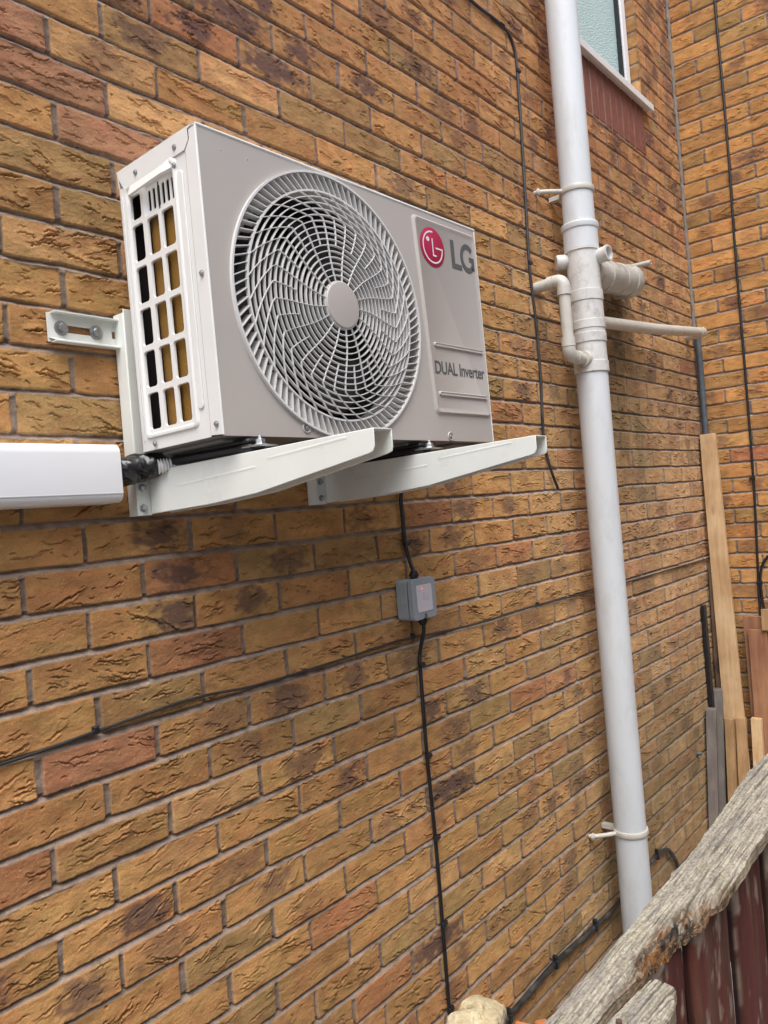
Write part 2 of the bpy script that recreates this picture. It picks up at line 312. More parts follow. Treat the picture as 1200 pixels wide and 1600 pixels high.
def brick_sheet(name, us, zs, P, nrm, perp0, rowoff, spec, seed, parent, weather=None, hue=(1, 1, 1), skip=None, crease=22, mirror=False):
    """us, zs: grid lines; P(u,z) gives world point; nrm: outward vector"""
    rs = np.random.RandomState(seed)
    U, Z = np.meshgrid(us.astype(np.float64), zs.astype(np.float64)); n, m = U.shape[1], U.shape[0]
    Uw = U + (fbm(U * 22, Z * 22, seed, 2) - .5) * .0035; Zw = Z + (fbm(U * 14, Z * 26, seed + 5, 2) - .5) * .0040
    k = np.floor(Zw / CRS + .5).astype(np.int64)            # course index upwards
    c = -k                                                     # data courses count downwards
    cs = np.arange(c.min(), c.max() + 1)
    off = np.array([perp0 + (.1125 if q & 1 else 0) + rowoff.get(int(q), rs.uniform(-.004, .004)) for q in cs])
    o = off[c - cs[0]]
    t = (Uw - o) / BRK; i = np.floor(t).astype(np.int64); wl = (t - i) * BRK; v = Zw - k * CRS
    i0 = i.min(); ni = i.max() - i0 + 1; I = i - i0; Cc = c - cs[0]
    # each brick a little different in length, height and set
    jl = rs.uniform(-.0012, .0022, (len(cs), ni)); jr = rs.uniform(-.0012, .0022, (len(cs), ni)); jt = rs.uniform(-.001, .0015, (len(cs), ni)); jb = rs.uniform(-.001, .0015, (len(cs), ni))
    dl = wl - .0040 - jl[Cc, I]; dr = BRK - wl - .0040 - jr[Cc, I]; dt = CRS / 2 - v - .0046 - jt[Cc, I]; db = v + CRS / 2 - .0042 - jb[Cc, I]
    du = np.minimum(dl, dr); dz = np.minimum(dt, db)
    R_ = .0035
    d = np.minimum(np.minimum(du, dz), R_ - np.sqrt(np.maximum(R_ - du, 0) ** 2 + np.maximum(R_ - dz, 0) ** 2))
    d = d + (fbm(U * 170, Z * 170, seed + 9, 2) - .5) * .0022
    face = sst(-.0006, .0016, d)
    seth = rs.normal(0, .0011, (len(cs), ni)); tilt = rs.normal(0, .010, (len(cs), ni)); til2 = rs.normal(0, .02, (len(cs), ni))
    hb = seth[Cc, I] + tilt[Cc, I] * (wl - .1125) * .6 + til2[Cc, I] * v
    hb = hb + (fbm(U * 20, Z * 50, seed + 2, 3) - .5) * .0022 + (fbm(U * 150, Z * 260, seed + 3, 2) - .5) * .0014 - .0012 * np.exp(-np.maximum(d, 0) / .0022)
    # weather-struck joints: deep under the brick above, nearly flush on the brick below
    vm = np.where(v > 0, CRS - v, -v) - CRS / 2   # -.006 .. .006 across the bed joint, + = just under the brick above
    tt = np.where(v > 0, v - CRS / 2, v + CRS / 2)  # -,+ : below / above joint centre
    perp = sst(.0046, .0062, dz) * sst(.010, .006, du)
    hm = (-.0066 - 1.05 * np.clip(tt, -.005, .005)) * (1 - perp) - .0042 * perp
    hm = hm + (fbm(U * 70, Z * 90, seed + 4, 3) - .5) * .0036 + .0022 * sst(.60, .75, fbm(U * 9, Z * 14, seed + 21, 3))
    # creases
    C = np.zeros_like(U, dtype=np.float32)
    for ci, q in enumerate(cs):
        kz = -q * CRS
        if kz < zs[0] - .04 or kz > zs[-1] + .04: continue
        for ii in range(ni):
            u0 = off[ci] + (ii + i0) * BRK
            if u0 > us[-1] or u0 + BRK < us[0]: continue
            nn = rs.poisson(crease); base = rs.normal(0, .10); strong = rs.choice([.4, .75, 1.0, 1.25], p=[.15, .25, .35, .25]) * rs.uniform(.85, 1.15)
            for s_ in range(nn):
                big = rs.rand() < .24; L_ = min(.14, .026 + rs.exponential(.028)) if big else .005 + rs.exponential(.011); x0 = u0 + rs.uniform(.004, BRK - .01); z0 = kz + rs.uniform(-.029, .029)
                sl = base + rs.normal(0, .20); bend = rs.normal(0, 3.0) ; amp = rs.uniform(.0, .0028); fr = rs.uniform(50, 170); ph = rs.uniform(0, 6)
                a = np.searchsorted(us, max(x0 - .002, u0 + .005)); b = np.searchsorted(us, min(x0 + L_ + .002, u0 + BRK - .005))
                if b - a < 2: continue
                ux = us[a:b] - x0; tn = np.clip(ux / L_, 0, 1)
                zc = z0 + sl * ux + bend * (tn - .5) ** 2 * L_ * .05 + amp * np.sin(ux * fr + ph) + .0009 * np.sin(ux * 330 + ph * 3) + .0007 * np.sin(ux * 720 + ph * 5)
                e = zs.searchsorted(max(zc.min() - .010, kz - .036)); f = zs.searchsorted(min(zc.max() + .008, kz + .036))
                if f - e < 2: continue
                sgn = zs[e:f, None] - zc[None, :]
                wdt = (rs.uniform(.0008, .0015) if big else rs.uniform(.0006, .0012)) * (1 + .7 * np.sin(ux * rs.uniform(70, 200) + ph)[None, :])
                wdt = np.maximum(wdt, .0008)
                env = np.sqrt(np.clip(np.sin(math.pi * tn), 0, 1))[None, :]
                dep = strong * (rs.uniform(.0038, .0078) if big else rs.uniform(.0026, .0052))
                lip = dep if big else dep * .4
                g = -dep * np.exp(-(np.abs(sgn) / wdt) ** 3) + .34 * lip * np.exp(-((sgn + 2.2 * wdt) / (1.3 * wdt)) ** 2) + .30 * lip * np.exp(-np.maximum(sgn - wdt, 0) / .006) * (sgn > 0) * (1 - np.exp(-(np.abs(sgn) / wdt) ** 3))
                C[e:f, a:b] += (g * env).astype(np.float32)
    C = np.clip(C, -.0085, .0028)
    H = face * (hb + C) + (1 - face) * hm
    # ---- colour
    nb = len(cs) * ni
    pi = rs.choice(len(PAL), (len(cs), ni), p=[.31, .23, .13, .11, .03, .11, .08]); base = PAL[pi] * rs.uniform(.88, 1.10, (len(cs), ni, 1)).astype(np.float32)
    blot = (rs.rand(len(cs), ni) < .34) * rs.uniform(.25, .85, (len(cs), ni)); bx = rs.uniform(.25, .75, (len(cs), ni)); bw = rs.uniform(.16, .36, (len(cs), ni))
    if weather == 'main':
        hi = np.clip((-cs * CRS - .75) / 1.2, 0, 1)[:, None]
        blot = np.maximum(blot, (rs.rand(len(cs), ni) < .60 * hi) * rs.uniform(.5, 1.0, (len(cs), ni)))
        base[..., :] = base * (1 - hi[..., None] * np.array((.02, .06, .02)))
    for (q, j), (kind, x) in spec.items():
        if cs[0] <= q <= cs[-1] and 0 <= j - i0 < ni:
            a = (q - cs[0], j - i0)
            if kind == 'red': base[a] = (.44, .205, .105); blot[a] = 0
            if kind == 'pink': base[a] = (.44, .225, .120); blot[a] = 0
            if kind == 'reddish': base[a] = (.42, .195, .090); blot[a] = .3; bx[a] = x
            if kind == 'blot': blot[a] = .95; bx[a] = x; bw[a] = .27
            if kind == 'purple': blot[a] = 1; bx[a] = .5; bw[a] = .6
            if kind == 'plain': blot[a] = 0
    Bc = base[Cc, I]
    lx = (wl / BRK - bx[Cc, I]) / bw[Cc, I]; lz = v / .030
    bm_ = blot[Cc, I] * sst(1.25, .35, np.sqrt(lx ** 2 + (lz * .8) ** 2) + (fbm(U * 60, Z * 110, seed + 6, 3) - .5) * 1.5)
    tone = (fbm(U * 30, Z * 60, seed + 7, 3) - .5)[..., None]
    Bc = Bc * (1 + tone * .60) * np.array(hue, np.float32)
    red2 = sst(.48, .66, fbm(U * 16 + I * 3.1, Z * 30 + Cc * 1.7, seed + 12, 3))[..., None] * .62
    Bc = Bc * (1 - red2) + Bc * np.array((.93, .80, .84), np.float32) * red2
    ol = sst(.55, .70, fbm(U * 13 + I * 1.3, Z * 26 + Cc * 2.7, seed + 15, 3))[..., None] * .40
    Bc = Bc * (1 - ol) + Bc * np.array((.76, .86, .80), np.float32) * ol
    Bc = Bc * (1 - bm_[..., None] * .88) + PURP * bm_[..., None] * .88
    mc = (np.array((.345, .262, .205), np.float32) * (1 - perp[..., None]) + np.array((.25, .188, .146), np.float32) * perp[..., None]) * (1 + (fbm(U * 50, Z * 60, seed + 8, 3) - .5)[..., None] * .9)
    fm = sst(-.0004, .0016, d)[..., None]
    K = Bc * fm + mc * (1 - fm)
    if weather == 'main':
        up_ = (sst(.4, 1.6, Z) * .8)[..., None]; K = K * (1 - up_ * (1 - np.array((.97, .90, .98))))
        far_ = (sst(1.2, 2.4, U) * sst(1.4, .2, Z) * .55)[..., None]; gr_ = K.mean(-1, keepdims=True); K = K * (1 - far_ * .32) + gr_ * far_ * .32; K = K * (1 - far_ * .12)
        # grey-green growth and drip marks below the waste branches, damp low courses, fence shade at lower right
        st = np.exp(-((U - 2.34 - .08 * (fbm(Z * 6, U * 2, 77, 2) - .5)) / .26) ** 2) * sst(-.15, .25, Z) * sst(.95, .70, Z) * fbm(U * 14, Z * 5, 40, 4) * 1.5
        damp_shade = sst(-.2, -1.3, Z) * sst(.5, 2.2, U) * (.35 + .65 * fbm(U * 7, Z * 7, 41, 4)) * 1.0  # greenish damp, with fence shade painted into the colour
        st3 = sst(-.55, -1.1, Z) * sst(.2, -.0, np.abs(U - 2.6) - .6) * fbm(U * 12, Z * 12, 43, 3) * .4
        s = np.clip(st * 1.5 + damp_shade * .85 + st3, 0, .8)[..., None]
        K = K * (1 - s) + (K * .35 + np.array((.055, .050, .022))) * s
        bare = np.exp(-((U - 2.5) / .10) ** 2) * sst(.50, .72, Z) * sst(.86, .80, Z) * fbm(U * 40, Z * 9, 44, 2)
        K = K * (1 - np.clip(bare, 0, .7)[..., None]) + np.array((.10, .055, .035)) * np.clip(bare, 0, .7)[..., None]
    if skip is not None:
        sel = skip(U, Z)
    W = P(U, Z, H)
    idx = np.arange(n * m).reshape(m, n)
    q = np.stack([idx[:-1, :-1], idx[:-1, 1:], idx[1:, 1:], idx[1:, :-1]], -1).reshape(-1, 4)
    if mirror: q = q[:, ::-1]
    if skip is not None:
        cu = .5 * (U[:-1, :-1] + U[1:, 1:]); cz = .5 * (Z[:-1, :-1] + Z[1:, 1:]); q = q[~skip(cu, cz).reshape(-1)]
    me = bpy.data.meshes.new(name)
    me.vertices.add(n * m); me.vertices.foreach_set('co', W.reshape(-1).astype(np.float32))
    me.loops.add(q.size); me.loops.foreach_set('vertex_index', q.reshape(-1).astype(np.int32))
    me.polygons.add(len(q)); me.polygons.foreach_set('loop_start', np.arange(0, q.size, 4, dtype=np.int32)); me.polygons.foreach_set('loop_total', np.full(len(q), 4, np.int32))
    me.polygons.foreach_set('use_smooth', np.ones(len(q), bool))
    me.update(calc_edges=True)
    at = me.color_attributes.new('Col', 'FLOAT_COLOR', 'POINT')
    A = np.concatenate([np.clip(K, .004, .9), fm * (1 - bm_[..., None])], -1).astype(np.float32)
    at.data.foreach_set('color', A.reshape(-1))
    me.materials.append(M['brick'])
    o = bpy.data.objects.new(name, me); COL.objects.link(o)
    if parent: o.parent = parent
    return o

XC = 3.395
GZ = -1.80
house = empty('brick_house', (1.5, 0, GZ), 'tan and brown creased brick house side with an inner corner and frosted window', 'house')
HM = Matrix.Translation((-1.5, 0, -GZ))
def hp(o):   # keep world coordinates for children of the house
    o.matrix_parent_inverse = HM; return o

WX0, WX1, WZ0, WZ1 = 2.17, 2.93, 1.55, 3.05     # opening incl. red panel below the sill
def dx(x):
    dist = math.hypot(x + .73, 1.28); return .00135 * max(1.0, dist / 1.45) ** 1.35 if x < 3.5 else .01
def dzf(z): return .00150 if -1.0 < z < 1.0 else (.0024 if -1.55 < z < 1.9 else .0040)
us = spacing(-.62, XC + .0, dx); zs = spacing(GZ, 2.75, dzf)
print('main wall grid', len(us), len(zs))
def Pm(U, Z, H): return np.stack([U, -H, Z], -1)
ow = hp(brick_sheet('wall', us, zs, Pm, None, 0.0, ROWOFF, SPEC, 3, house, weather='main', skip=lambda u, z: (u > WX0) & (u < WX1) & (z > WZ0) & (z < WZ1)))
ow['label'] = 'creased brick wall facing the path'
# coarse continuation outside the picture
us2 = spacing(-2.6, -.62, lambda x: .006); zs2 = spacing(GZ, 2.75, lambda z: .005)
hp(brick_sheet('wall', us2, zs2, Pm, None, 0.0, {}, {}, 5, house, crease=3))
us3 = spacing(-2.6, XC, lambda x: .012); zs3 = spacing(2.75, 5.0, lambda z: .006)
hp(brick_sheet('wall', us3, zs3, Pm, None, 0.0, {}, {}, 6, house, crease=0, skip=lambda u, z: (u > WX0) & (u < WX1) & (z < WZ1)))
def Pr(U, Z, H): return np.stack([XC - H, -U, Z], -1)
us4 = spacing(0, .62, lambda x: .0030); zs4 = spacing(GZ, 2.75, lambda z: .0030)
orr = hp(brick_sheet('wall', us4, zs4, Pr, None, .12, {}, {(-12, 1): ('blot', .4), (-2, 0): ('red', 0), (9, 0): ('red', 0)}, 9, house, hue=(1.10, 1.04, .95), mirror=False))
orr['label'] = 'return brick wall in the corner'
us5 = spacing(.62, 2.1, lambda x: .008); zs5 = spacing(GZ, 5.0, lambda z: .007)
hp(brick_sheet('wall', us5, zs5, Pr, None, .12, {}, {}, 10, house, crease=0))
hp(brick_sheet('wall', spacing(0, .62, lambda x: .008), spacing(2.75, 5.0, lambda z: .007), Pr, None, .12, {}, {}, 13, house, crease=0))

# window reveal, frame, glass, sill, red panel
def rev(U, Z, H): return np.stack([WX1 - H * .6, U, Z], -1)
zr = spacing(1.80, WZ1, lambda z: .003); ur = spacing(-.001, .075, lambda u: .003)
hp(brick_sheet('reveal', ur, zr, rev, None, -.03, {}, {}, 21, house, crease=4, mirror=True))
hp(MB().box(WX0 - .03, WX0, .002, .09, 1.80, WZ1).build('reveal', M['pier_brick'], house))
hp(MB().box(WX0 - .03, WX1 + .03, .002, .09, WZ1, WZ1 + .03).build('lintel', M['white_metal'], house))
win = MB()
FY = .040
fr = [(WX0 + .002, WX0 + .055), (WX1 - .058, WX1 - .006)]
for a, b in fr: win.box(a, b, FY, FY + .065, 1.812, WZ1 - .003)
win.box(WX0 + .056, WX1 - .059, FY, FY + .065, 1.812, 1.868); win.box(WX0 + .056, WX1 - .059, FY, FY + .065, WZ1 - .06, WZ1 - .003)
wo_ = hp(win.build('window', M['upvc'], house, bevel=.006)); wo_['label'] = 'white framed window with frosted glass'
g = MB().box(WX0 + .058, WX1 - .061, FY + .028, FY + .034, 1.868, WZ1 - .06).build('pane', M['glass'], wo_)
gk = MB(); gk.box(WX1 - .073, WX1 - .0605, FY + .008, FY + .026, 1.876, WZ1 - .07).box(WX0 + .0575, WX0 + .069, FY + .008, FY + .026, 1.876, WZ1 - .07).box(WX0 + .069, WX1 - .073, FY + .008, FY + .026, 1.8685, 1.880)
gk.build('gasket', M['rubber'], wo_)
sl = MB(); sl.prism([(-.036, 1.762), (-.036, 1.793), (.04, 1.812), (.10, 1.812), (.10, 1.785), (-.020, 1.772), (-.020, 1.762)], 'x', WX0 - .06, WX1 + .048)
hp(sl.build('window_sill', M['white_metal'], house, bevel=.002))
red = MB()
nx = 12; 
tw = (WX1 - WX0) / nx
for i in range(nx):
    red.box(WX0 + i * tw + (.0035 if i else 0), WX0 + (i + 1) * tw - (.0035 if i < nx - 1 else 0), -.002 + random.uniform(0, .003), .05, WZ0 + .004, 1.775)
M['red_tile'] = mat('red_tile', (.20, .070, .050), .6, var=.2, vscale=25, stain=(.32, .16, .12), stain_scale=60, stain_amt=.5, bump=.001, bscale=120)
rp = hp(red.build('brick_panel', M['red_tile'], house, bevel=.002)); rp['label'] = 'smooth dark red upright bricks below the window'
hp(MB().box(WX0, WX1, .0015, .06, WZ0, 1.775).build('panel_mortar', mat('panel_mortar', (.36, .27, .22), .9, var=.2, vscale=60), house))
# mastic joint in the corner
mj = MB(); zz = np.arange(.70, 4.9, .02)
mj.tube([(XC - .004 + random.uniform(-.002, .002), -.004 + random.uniform(-.002, .002), z) for z in zz], [.009 + random.uniform(-.0015, .0015) for z in zz], 8)
hp(mj.build('corner_joint', M['mastic'], house))
hp(MB().box(XC - .0045, XC + .05, -.003, .05, GZ, 5.0).build('corner_mortar', M['mastic'], house))
# backing so no light leaks through the opening
hp(MB().box(WX0 - .1, WX1 + .1, .12, .14, 1.5, WZ1 + .1).build('back_wall', M['dark'], house))

# ground
gd = MB(); gd.add([(-150, -150, GZ), (150, -150, GZ), (150, 150, GZ), (-150, 150, GZ)], [(0, 1, 2, 3)])
g_ = gd.build('ground', M['earth'], smooth=0); g_['kind'] = 'structure'

nbw = MB(); nbw.box(-9, 9, -4.9, -4.6, GZ, 3.4)  # wall out of view, added and sized to block sky light
nb_o = nbw.build('unseen_neighbour_wall', mat('unseen_wall', (.45, .43, .40), .9, var=.1, vscale=3), smooth=0); tag(nb_o, kind='structure')

# ------------------------------------------------------------ air conditioner
AW, AD, AH = .787, .230, .500
ac = empty('air_conditioner', (.076, -.302, .154), 'off-white outdoor air conditioner unit with round fan grille, on brackets against the brick wall', 'air conditioner', rot=(-.012, -.001, -.017))
def acb(mb, name, m, parent=None, **k): return mb.build(name, m, parent or ac, **k)
FCX, FCZ, FR = .289, .2455, .249      # fan centre and outer radius, in unit coordinates
T_ = .0012
# front sheet with round hole
fp = MB(); nA = 128; angs = sorted(set([2 * math.pi * k / nA for k in range(nA)] + [math.atan2(b, a) % (2 * math.pi) for a, b in ((AW - FCX, AH - FCZ), (-FCX, AH - FCZ), (-FCX, -FCZ), (AW - FCX, -FCZ))]))
def rectpt(a):
    c, s = math.cos(a), math.sin(a); t = 1e9
    if c > 1e-9: t = min(t, (AW - FCX) / c)
    if c < -1e-9: t = min(t, -FCX / c)
    if s > 1e-9: t = min(t, (AH - FCZ) / s)
    if s < -1e-9: t = min(t, -FCZ / s)
    return FCX + c * t, FCZ + s * t
RH = min(.2465, FCZ - .001)
rings = []
for a in angs:
    x, z = rectpt(a); c, s = math.cos(a), math.sin(a)
    rings.append([(x, 0, z), (FCX + c * (RH), 0, FCZ + s * RH), (FCX + c * (RH - .003), .004, FCZ + s * (RH - .003)), (FCX + c * (RH - .005), .03, FCZ + s * (RH - .005))])
vs = [p for r in rings for p in r]; fs = []
for i in range(len(rings)):
    j = (i + 1) % len(rings)
    for k in range(3): fs.append((i * 4 + k, j * 4 + k, j * 4 + k + 1, i * 4 + k + 1))
fp.add(vs, fs)
acb(fp, 'front_panel', M['ac_front_shaded'])
# flange of the front panel around the left end and the right side, top lid, base pan, back
fl = MB(); fl.prism([(0.0005, 0.002), (.030, .004), (.030, AH - .034), (.018, AH - .020), (.018, AH - .004), (.0005, AH - .004)], 'x', -.0012, .0008)
acb(fl, 'corner_flange', M['ac_side_lit'], bevel=.0006)
lid = MB(); lid.box(.001, AW, .0015, AD, AH - .001, AH + .0012)
lid.prism([(.0195, AH - .0335 + .012), (.031, AH - .034), (.20, AH - .034), (AD - .022, AH - .040), (AD - .004, AH - .012), (AD, AH + .001), (.0, AH + .001), (.0195, AH - .004)], 'x', -.0026, -.0008)
lid.box(AW, AW + .0015, .0, AD, AH - .025, AH + .0012); lid.box(0, AW, AD, AD + .0015, AH - .025, AH + .0012)
acb(lid, 'lid', M['ac_side_lit'], bevel=.0007)
acb(MB().box(AW - .0012, AW, .001, AD, .002, AH - .002), 'right_panel', M['ac_side_lit'])
acb(MB().box(0.0, AW, AD - .003, AD - .001, .002, AH - .002), 'back_panel', M['ac_side_lit'])
acb(MB().box(0.004, AW - .004, AD - .006, AD - .0045, .004, AH - .004), 'lining', mat('lining', (.030, .020, .018), .9))
te = MB(); te.tube([(0, .0012, AH - .0012), (AW, .0012, AH - .0012)], .0030, 12); acb(te, 'lid_edge', M['ac_side_lit'])
te = MB(); te.tube([(AW - .0012, .0012, .002), (AW - .0012, .0012, AH - .003)], .0022, 10); acb(te, 'panel_edge', M['ac_side_lit'])
te = MB(); te.tube([(.0008, .0010, .002), (.0008, .0010, AH - .003)], .0018, 10); acb(te, 'panel_edge', M['ac_side_lit'])
bp_ = MB(); bp_.box(.002, AW - .002, .002, AD - .002, .0, .003)
for x0, x1, y0, y1 in ((.02, .10, .03, .20), (.20, .30, .04, .19), (.36, .44, .04, .19), (.50, .60, .03, .19), (.66, .76, .03, .19)):
    bp_.box(x0, x1, y0, y1, -.006, .0002)
acb(bp_, 'base_pan', M['base_pan'], bevel=.002)
# left end panel with openings
y0p, y1p = .0305, AD - .001
sp = MB()
def ring_cell(mb, cx0, cx1, cz0, cz1, hx0, hx1, hz0, hz1, r, x=0.0, n=4, depth=.0045):
    inner = rrect(hx0, hx1, hz0, hz1, r, n); mcx, mcz = (hx0 + hx1) / 2, (hz0 + hz1) / 2; outer = []
    for (py, pz) in inner:
        # map to outer rectangle
        ty, tz = (py - mcx) / ((hx1 - hx0) / 2), (pz - mcz) / ((hz1 - hz0) / 2); mm = max(abs(ty), abs(tz)); ty /= mm; tz /= mm
        oy = cx0 + (cx1 - cx0) * (ty + 1) / 2; oz = cz0 + (cz1 - cz0) * (tz + 1) / 2; outer.append((oy, oz))
    for q_, c_ in zip((2, 7, 12, 17), ((cx1, cz1), (cx0, cz1), (cx0, cz0), (cx1, cz0))):
        if n == 4: outer[q_] = c_
    m = len(inner); vs = [(x, a, b) for a, b in outer] + [(x, a, b) for a, b in inner] + [(x + .0012, mcx + (a - mcx) * .97, mcz + (b - mcz) * .985) for a, b in inner] + [(x + depth, mcx + (a - mcx) * .97, mcz + (b - mcz) * .985) for a, b in inner]
    fs = []
    for i in range(m):
        j = (i + 1) % m
        for L_ in range(3): fs.append((L_ * m + i, L_ * m + j, (L_ + 1) * m + j, (L_ + 1) * m + i))
    mb.add(vs, fs)
# columns of openings measured from the front edge (y) : widths
colsY = [(.0765, .1110), (.1200, .1540), (.1660, .1995)]     # front-most, middle, rear (narrow)
gy0, gy1 = .066, .206
z_rows = [(.037 + k * .0735, .037 + k * .0735 + .0635) for k in range(5)]
gz0 = .029; gz1 = z_rows[4][1] + .005
cells_y = [gy0, .1155, .160, gy1]
for r_, (a, b) in enumerate(z_rows):
    cz0 = gz0 if r_ == 0 else (z_rows[r_ - 1][1] + a) / 2; cz1 = gz1 if r_ == 4 else (b + z_rows[r_ + 1][0]) / 2
    for ci, (ya, yb) in enumerate(colsY): ring_cell(sp, cells_y[ci], cells_y[ci + 1], cz0, cz1, ya, yb, a, b, .006)
# upper row: rear opening, handle recess with slots
zt0, zt1 = gz1, .462
ring_cell(sp, .160, gy1, zt0, zt1, .168, .1985, zt0 + .004, .446, .006)
# flat areas around
def flat(y0, y1, z0, z1, x=0.0): sp.add([(x, y0, z0), (x, y1, z0), (x, y1, z1), (x, y0, z1)], [(0, 1, 2, 3)])
flat(y0p, gy0, .002, AH - .03); flat(gy1, y1p, .002, AH - .03); flat(gy0, gy1, .002, gz0); flat(gy0, gy1, zt1, AH - .03)
# slots (vertical) in the sloped recess
hy0, hy1, nS = gy0, .160, 6
for k in range(nS):
    a = hy0 + .008 + k * (hy1 - hy0 - .012) / nS; b = a + (hy1 - hy0 - .012) / nS
    ring_cell(sp, a, b, zt0, zt1 - .012, a + .0028, b - .0028, zt0 + .008, zt1 - .018, .0034, x=.006, depth=.0018)
flatz = zt1 - .012
sp.add([(0, hy0, zt0), (.006, hy0 + .008, zt0), (.006, hy0 + .008, flatz), (0, hy0, zt1)], [(0, 1, 2, 3)])
sp.add([(0, hy1, zt0), (.006, hy1 - .004, zt0), (.006, hy1 - .004, flatz), (0, hy1, zt1)], [(3, 2, 1, 0)])
sp.add([(0, hy0, zt1), (.006, hy0 + .008, flatz), (.006, hy1 - .004, flatz), (0, hy1, zt1)], [(0, 1, 2, 3)])
sp.add([(0, hy0, zt0), (0, hy1, zt0), (.006, hy1 - .004, zt0), (.006, hy0 + .008, zt0)], [(0, 1, 2, 3)])
acb(sp, 'side_panel', M['ac_side_lit'], smooth=30)
acb(MB().box(-.0006, .0006, .0300, .0309, .004, AH - .034), 'seam', M['switch_dark'])
# raised moulding round the openings and the handle cowl above
def band(mb, out, inn, x0, x1):
    m = len(out)
    def mid(a, b, t): return (a[0] + (b[0] - a[0]) * t, a[1] + (b[1] - a[1]) * t)
    L_ = [[(x0, *p) for p in out], [(x1, *mid(o_, i_, .28)) for o_, i_ in zip(out, inn)], [(x1, *mid(o_, i_, .72)) for o_, i_ in zip(out, inn)], [(x0, *p) for p in inn]]
    vs = [p for l in L_ for p in l]; fs = []
    for i in range(m):
        j = (i + 1) % m
        for k in range(3): fs.append((k * m + i, k * m + j, (k + 1) * m + j, (k + 1) * m + i))
    mb.add(vs, fs)
mo = MB()
band(mo, rrect(gy0 - .009, gy1 + .006, gz0 - .008, zt1 + .008, .012, 6), rrect(gy0 + .003, gy1 - .003, gz0 + .002, zt1 - .003, .008, 6), 0, -.004)
acb(mo, 'moulding', M['ac_side_lit'], smooth=50)
cw = MB()
# hooded handle: a chamfered cowl over the slots
vv = [(0, hy0 + .001, flatz + .004), (-.016, hy0 + .020, flatz - .006), (-.016, hy1 + .020, flatz - .010), (0, hy1 + .040, flatz - .006), (0, hy0 + .001, zt1 + .010), (-.010, hy0 + .016, zt1 - .002), (-.010, hy1 + .020, zt1 - .004), (0, hy1 + .040, zt1 + .006),
      (.004, hy0 + .004, flatz + .000), (-.013, hy0 + .021, flatz - .008), (-.013, hy1 + .018, flatz - .012), (.004, hy1 + .036, flatz - .010)]
cw.add(vv, [(0, 1, 5, 4), (1, 2, 6, 5), (2, 3, 7, 6), (0, 8, 9, 1), (1, 9, 10, 2), (2, 10, 11, 3)])
acb(cw, 'handle', M['ac_side_lit'], smooth=30)
rg = MB()
for (yc, wd, z0, z1) in ((.0485, .0075, .050, AH - .060),):
    rg.prism(rrect(yc - wd, yc + wd, z0, z1, wd * .95, 6), 'x', -.003, .0)
acb(rg, 'rib', M['ac_side_lit'], bevel=.0025, seg=3)
rg = MB(); rg.prism(rrect(gy1 + .0120, gy1 + .0150, .02, AH - .045, .0014, 3), 'x', -.002, .0); acb(rg, 'rib', M['ac_side_lit'], bevel=.001)
# coil seen through the openings
acb(MB().box(.012, .018, .060, .160, .012, gz1 + .002), 'coil', M['coil'])
ctb = MB()
ctb.box(.050, .054, .150, .222, .012, AH - .02)
for k in range(18): ctb.tube([(.030, .166, .03 + k * .025), (.030, .182, .03 + k * .025)], .0036, 8)
acb(ctb, 'coil_tube', mat('coil_tube', (.022, .014, .013), .95, var=.3, vscale=50))
acb(MB().box(.006, AW - .01, .120, .124, .006, AH - .004), 'inner_wall', M['dark'])
# fan shroud, blades, hub
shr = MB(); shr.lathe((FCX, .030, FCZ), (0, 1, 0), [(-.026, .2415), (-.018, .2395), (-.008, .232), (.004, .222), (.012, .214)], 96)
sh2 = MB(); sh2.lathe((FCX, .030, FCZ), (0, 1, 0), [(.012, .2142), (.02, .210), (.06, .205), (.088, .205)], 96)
s_ = acb(shr, 'shroud', M['ac_front_shaded']); 
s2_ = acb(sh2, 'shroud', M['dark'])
import bmesh
for me in (s_.data, s2_.data):
    bm = bmesh.new(); bm.from_mesh(me); bmesh.ops.delete(bm, geom=[f for f in bm.faces if len(f.verts) > 8], context='FACES_ONLY'); bm.to_mesh(me); bm.free()
fan = MB(); fan.lathe((FCX, .030, FCZ), (0, 1, 0), [(0, .001), (0, .040), (.006, .048), (.045, .048)], 40)
fo = acb(fan, 'fan', M['blade'])
for b in range(3):
    a0 = 2 * math.pi * b / 3 + .5; vs = []; nr, na = 10, 12
    for i in range(nr + 1):
        r = .046 + (.196 - .046) * i / nr; spn = rad(52 + 30 * math.sin(math.pi * i / nr * .8)); sw = rad(38) * (i / nr) ** 1.3
        for k in range(na + 1):
            t = k / na; a = a0 + sw + spn * (t - .5); vs.append((FCX + r * math.cos(a), .040 + .050 * t + .006 * math.sin(math.pi * t), FCZ + r * math.sin(a)))
    fs = [(i * (na + 1) + k, i * (na + 1) + k + 1, (i + 1) * (na + 1) + k + 1, (i + 1) * (na + 1) + k) for i in range(nr) for k in range(na)]
    bl = MB().add(vs, fs).build('blade', M['blade'], fo)
    sm = bl.modifiers.new('s', 'SOLIDIFY'); sm.thickness = .0025
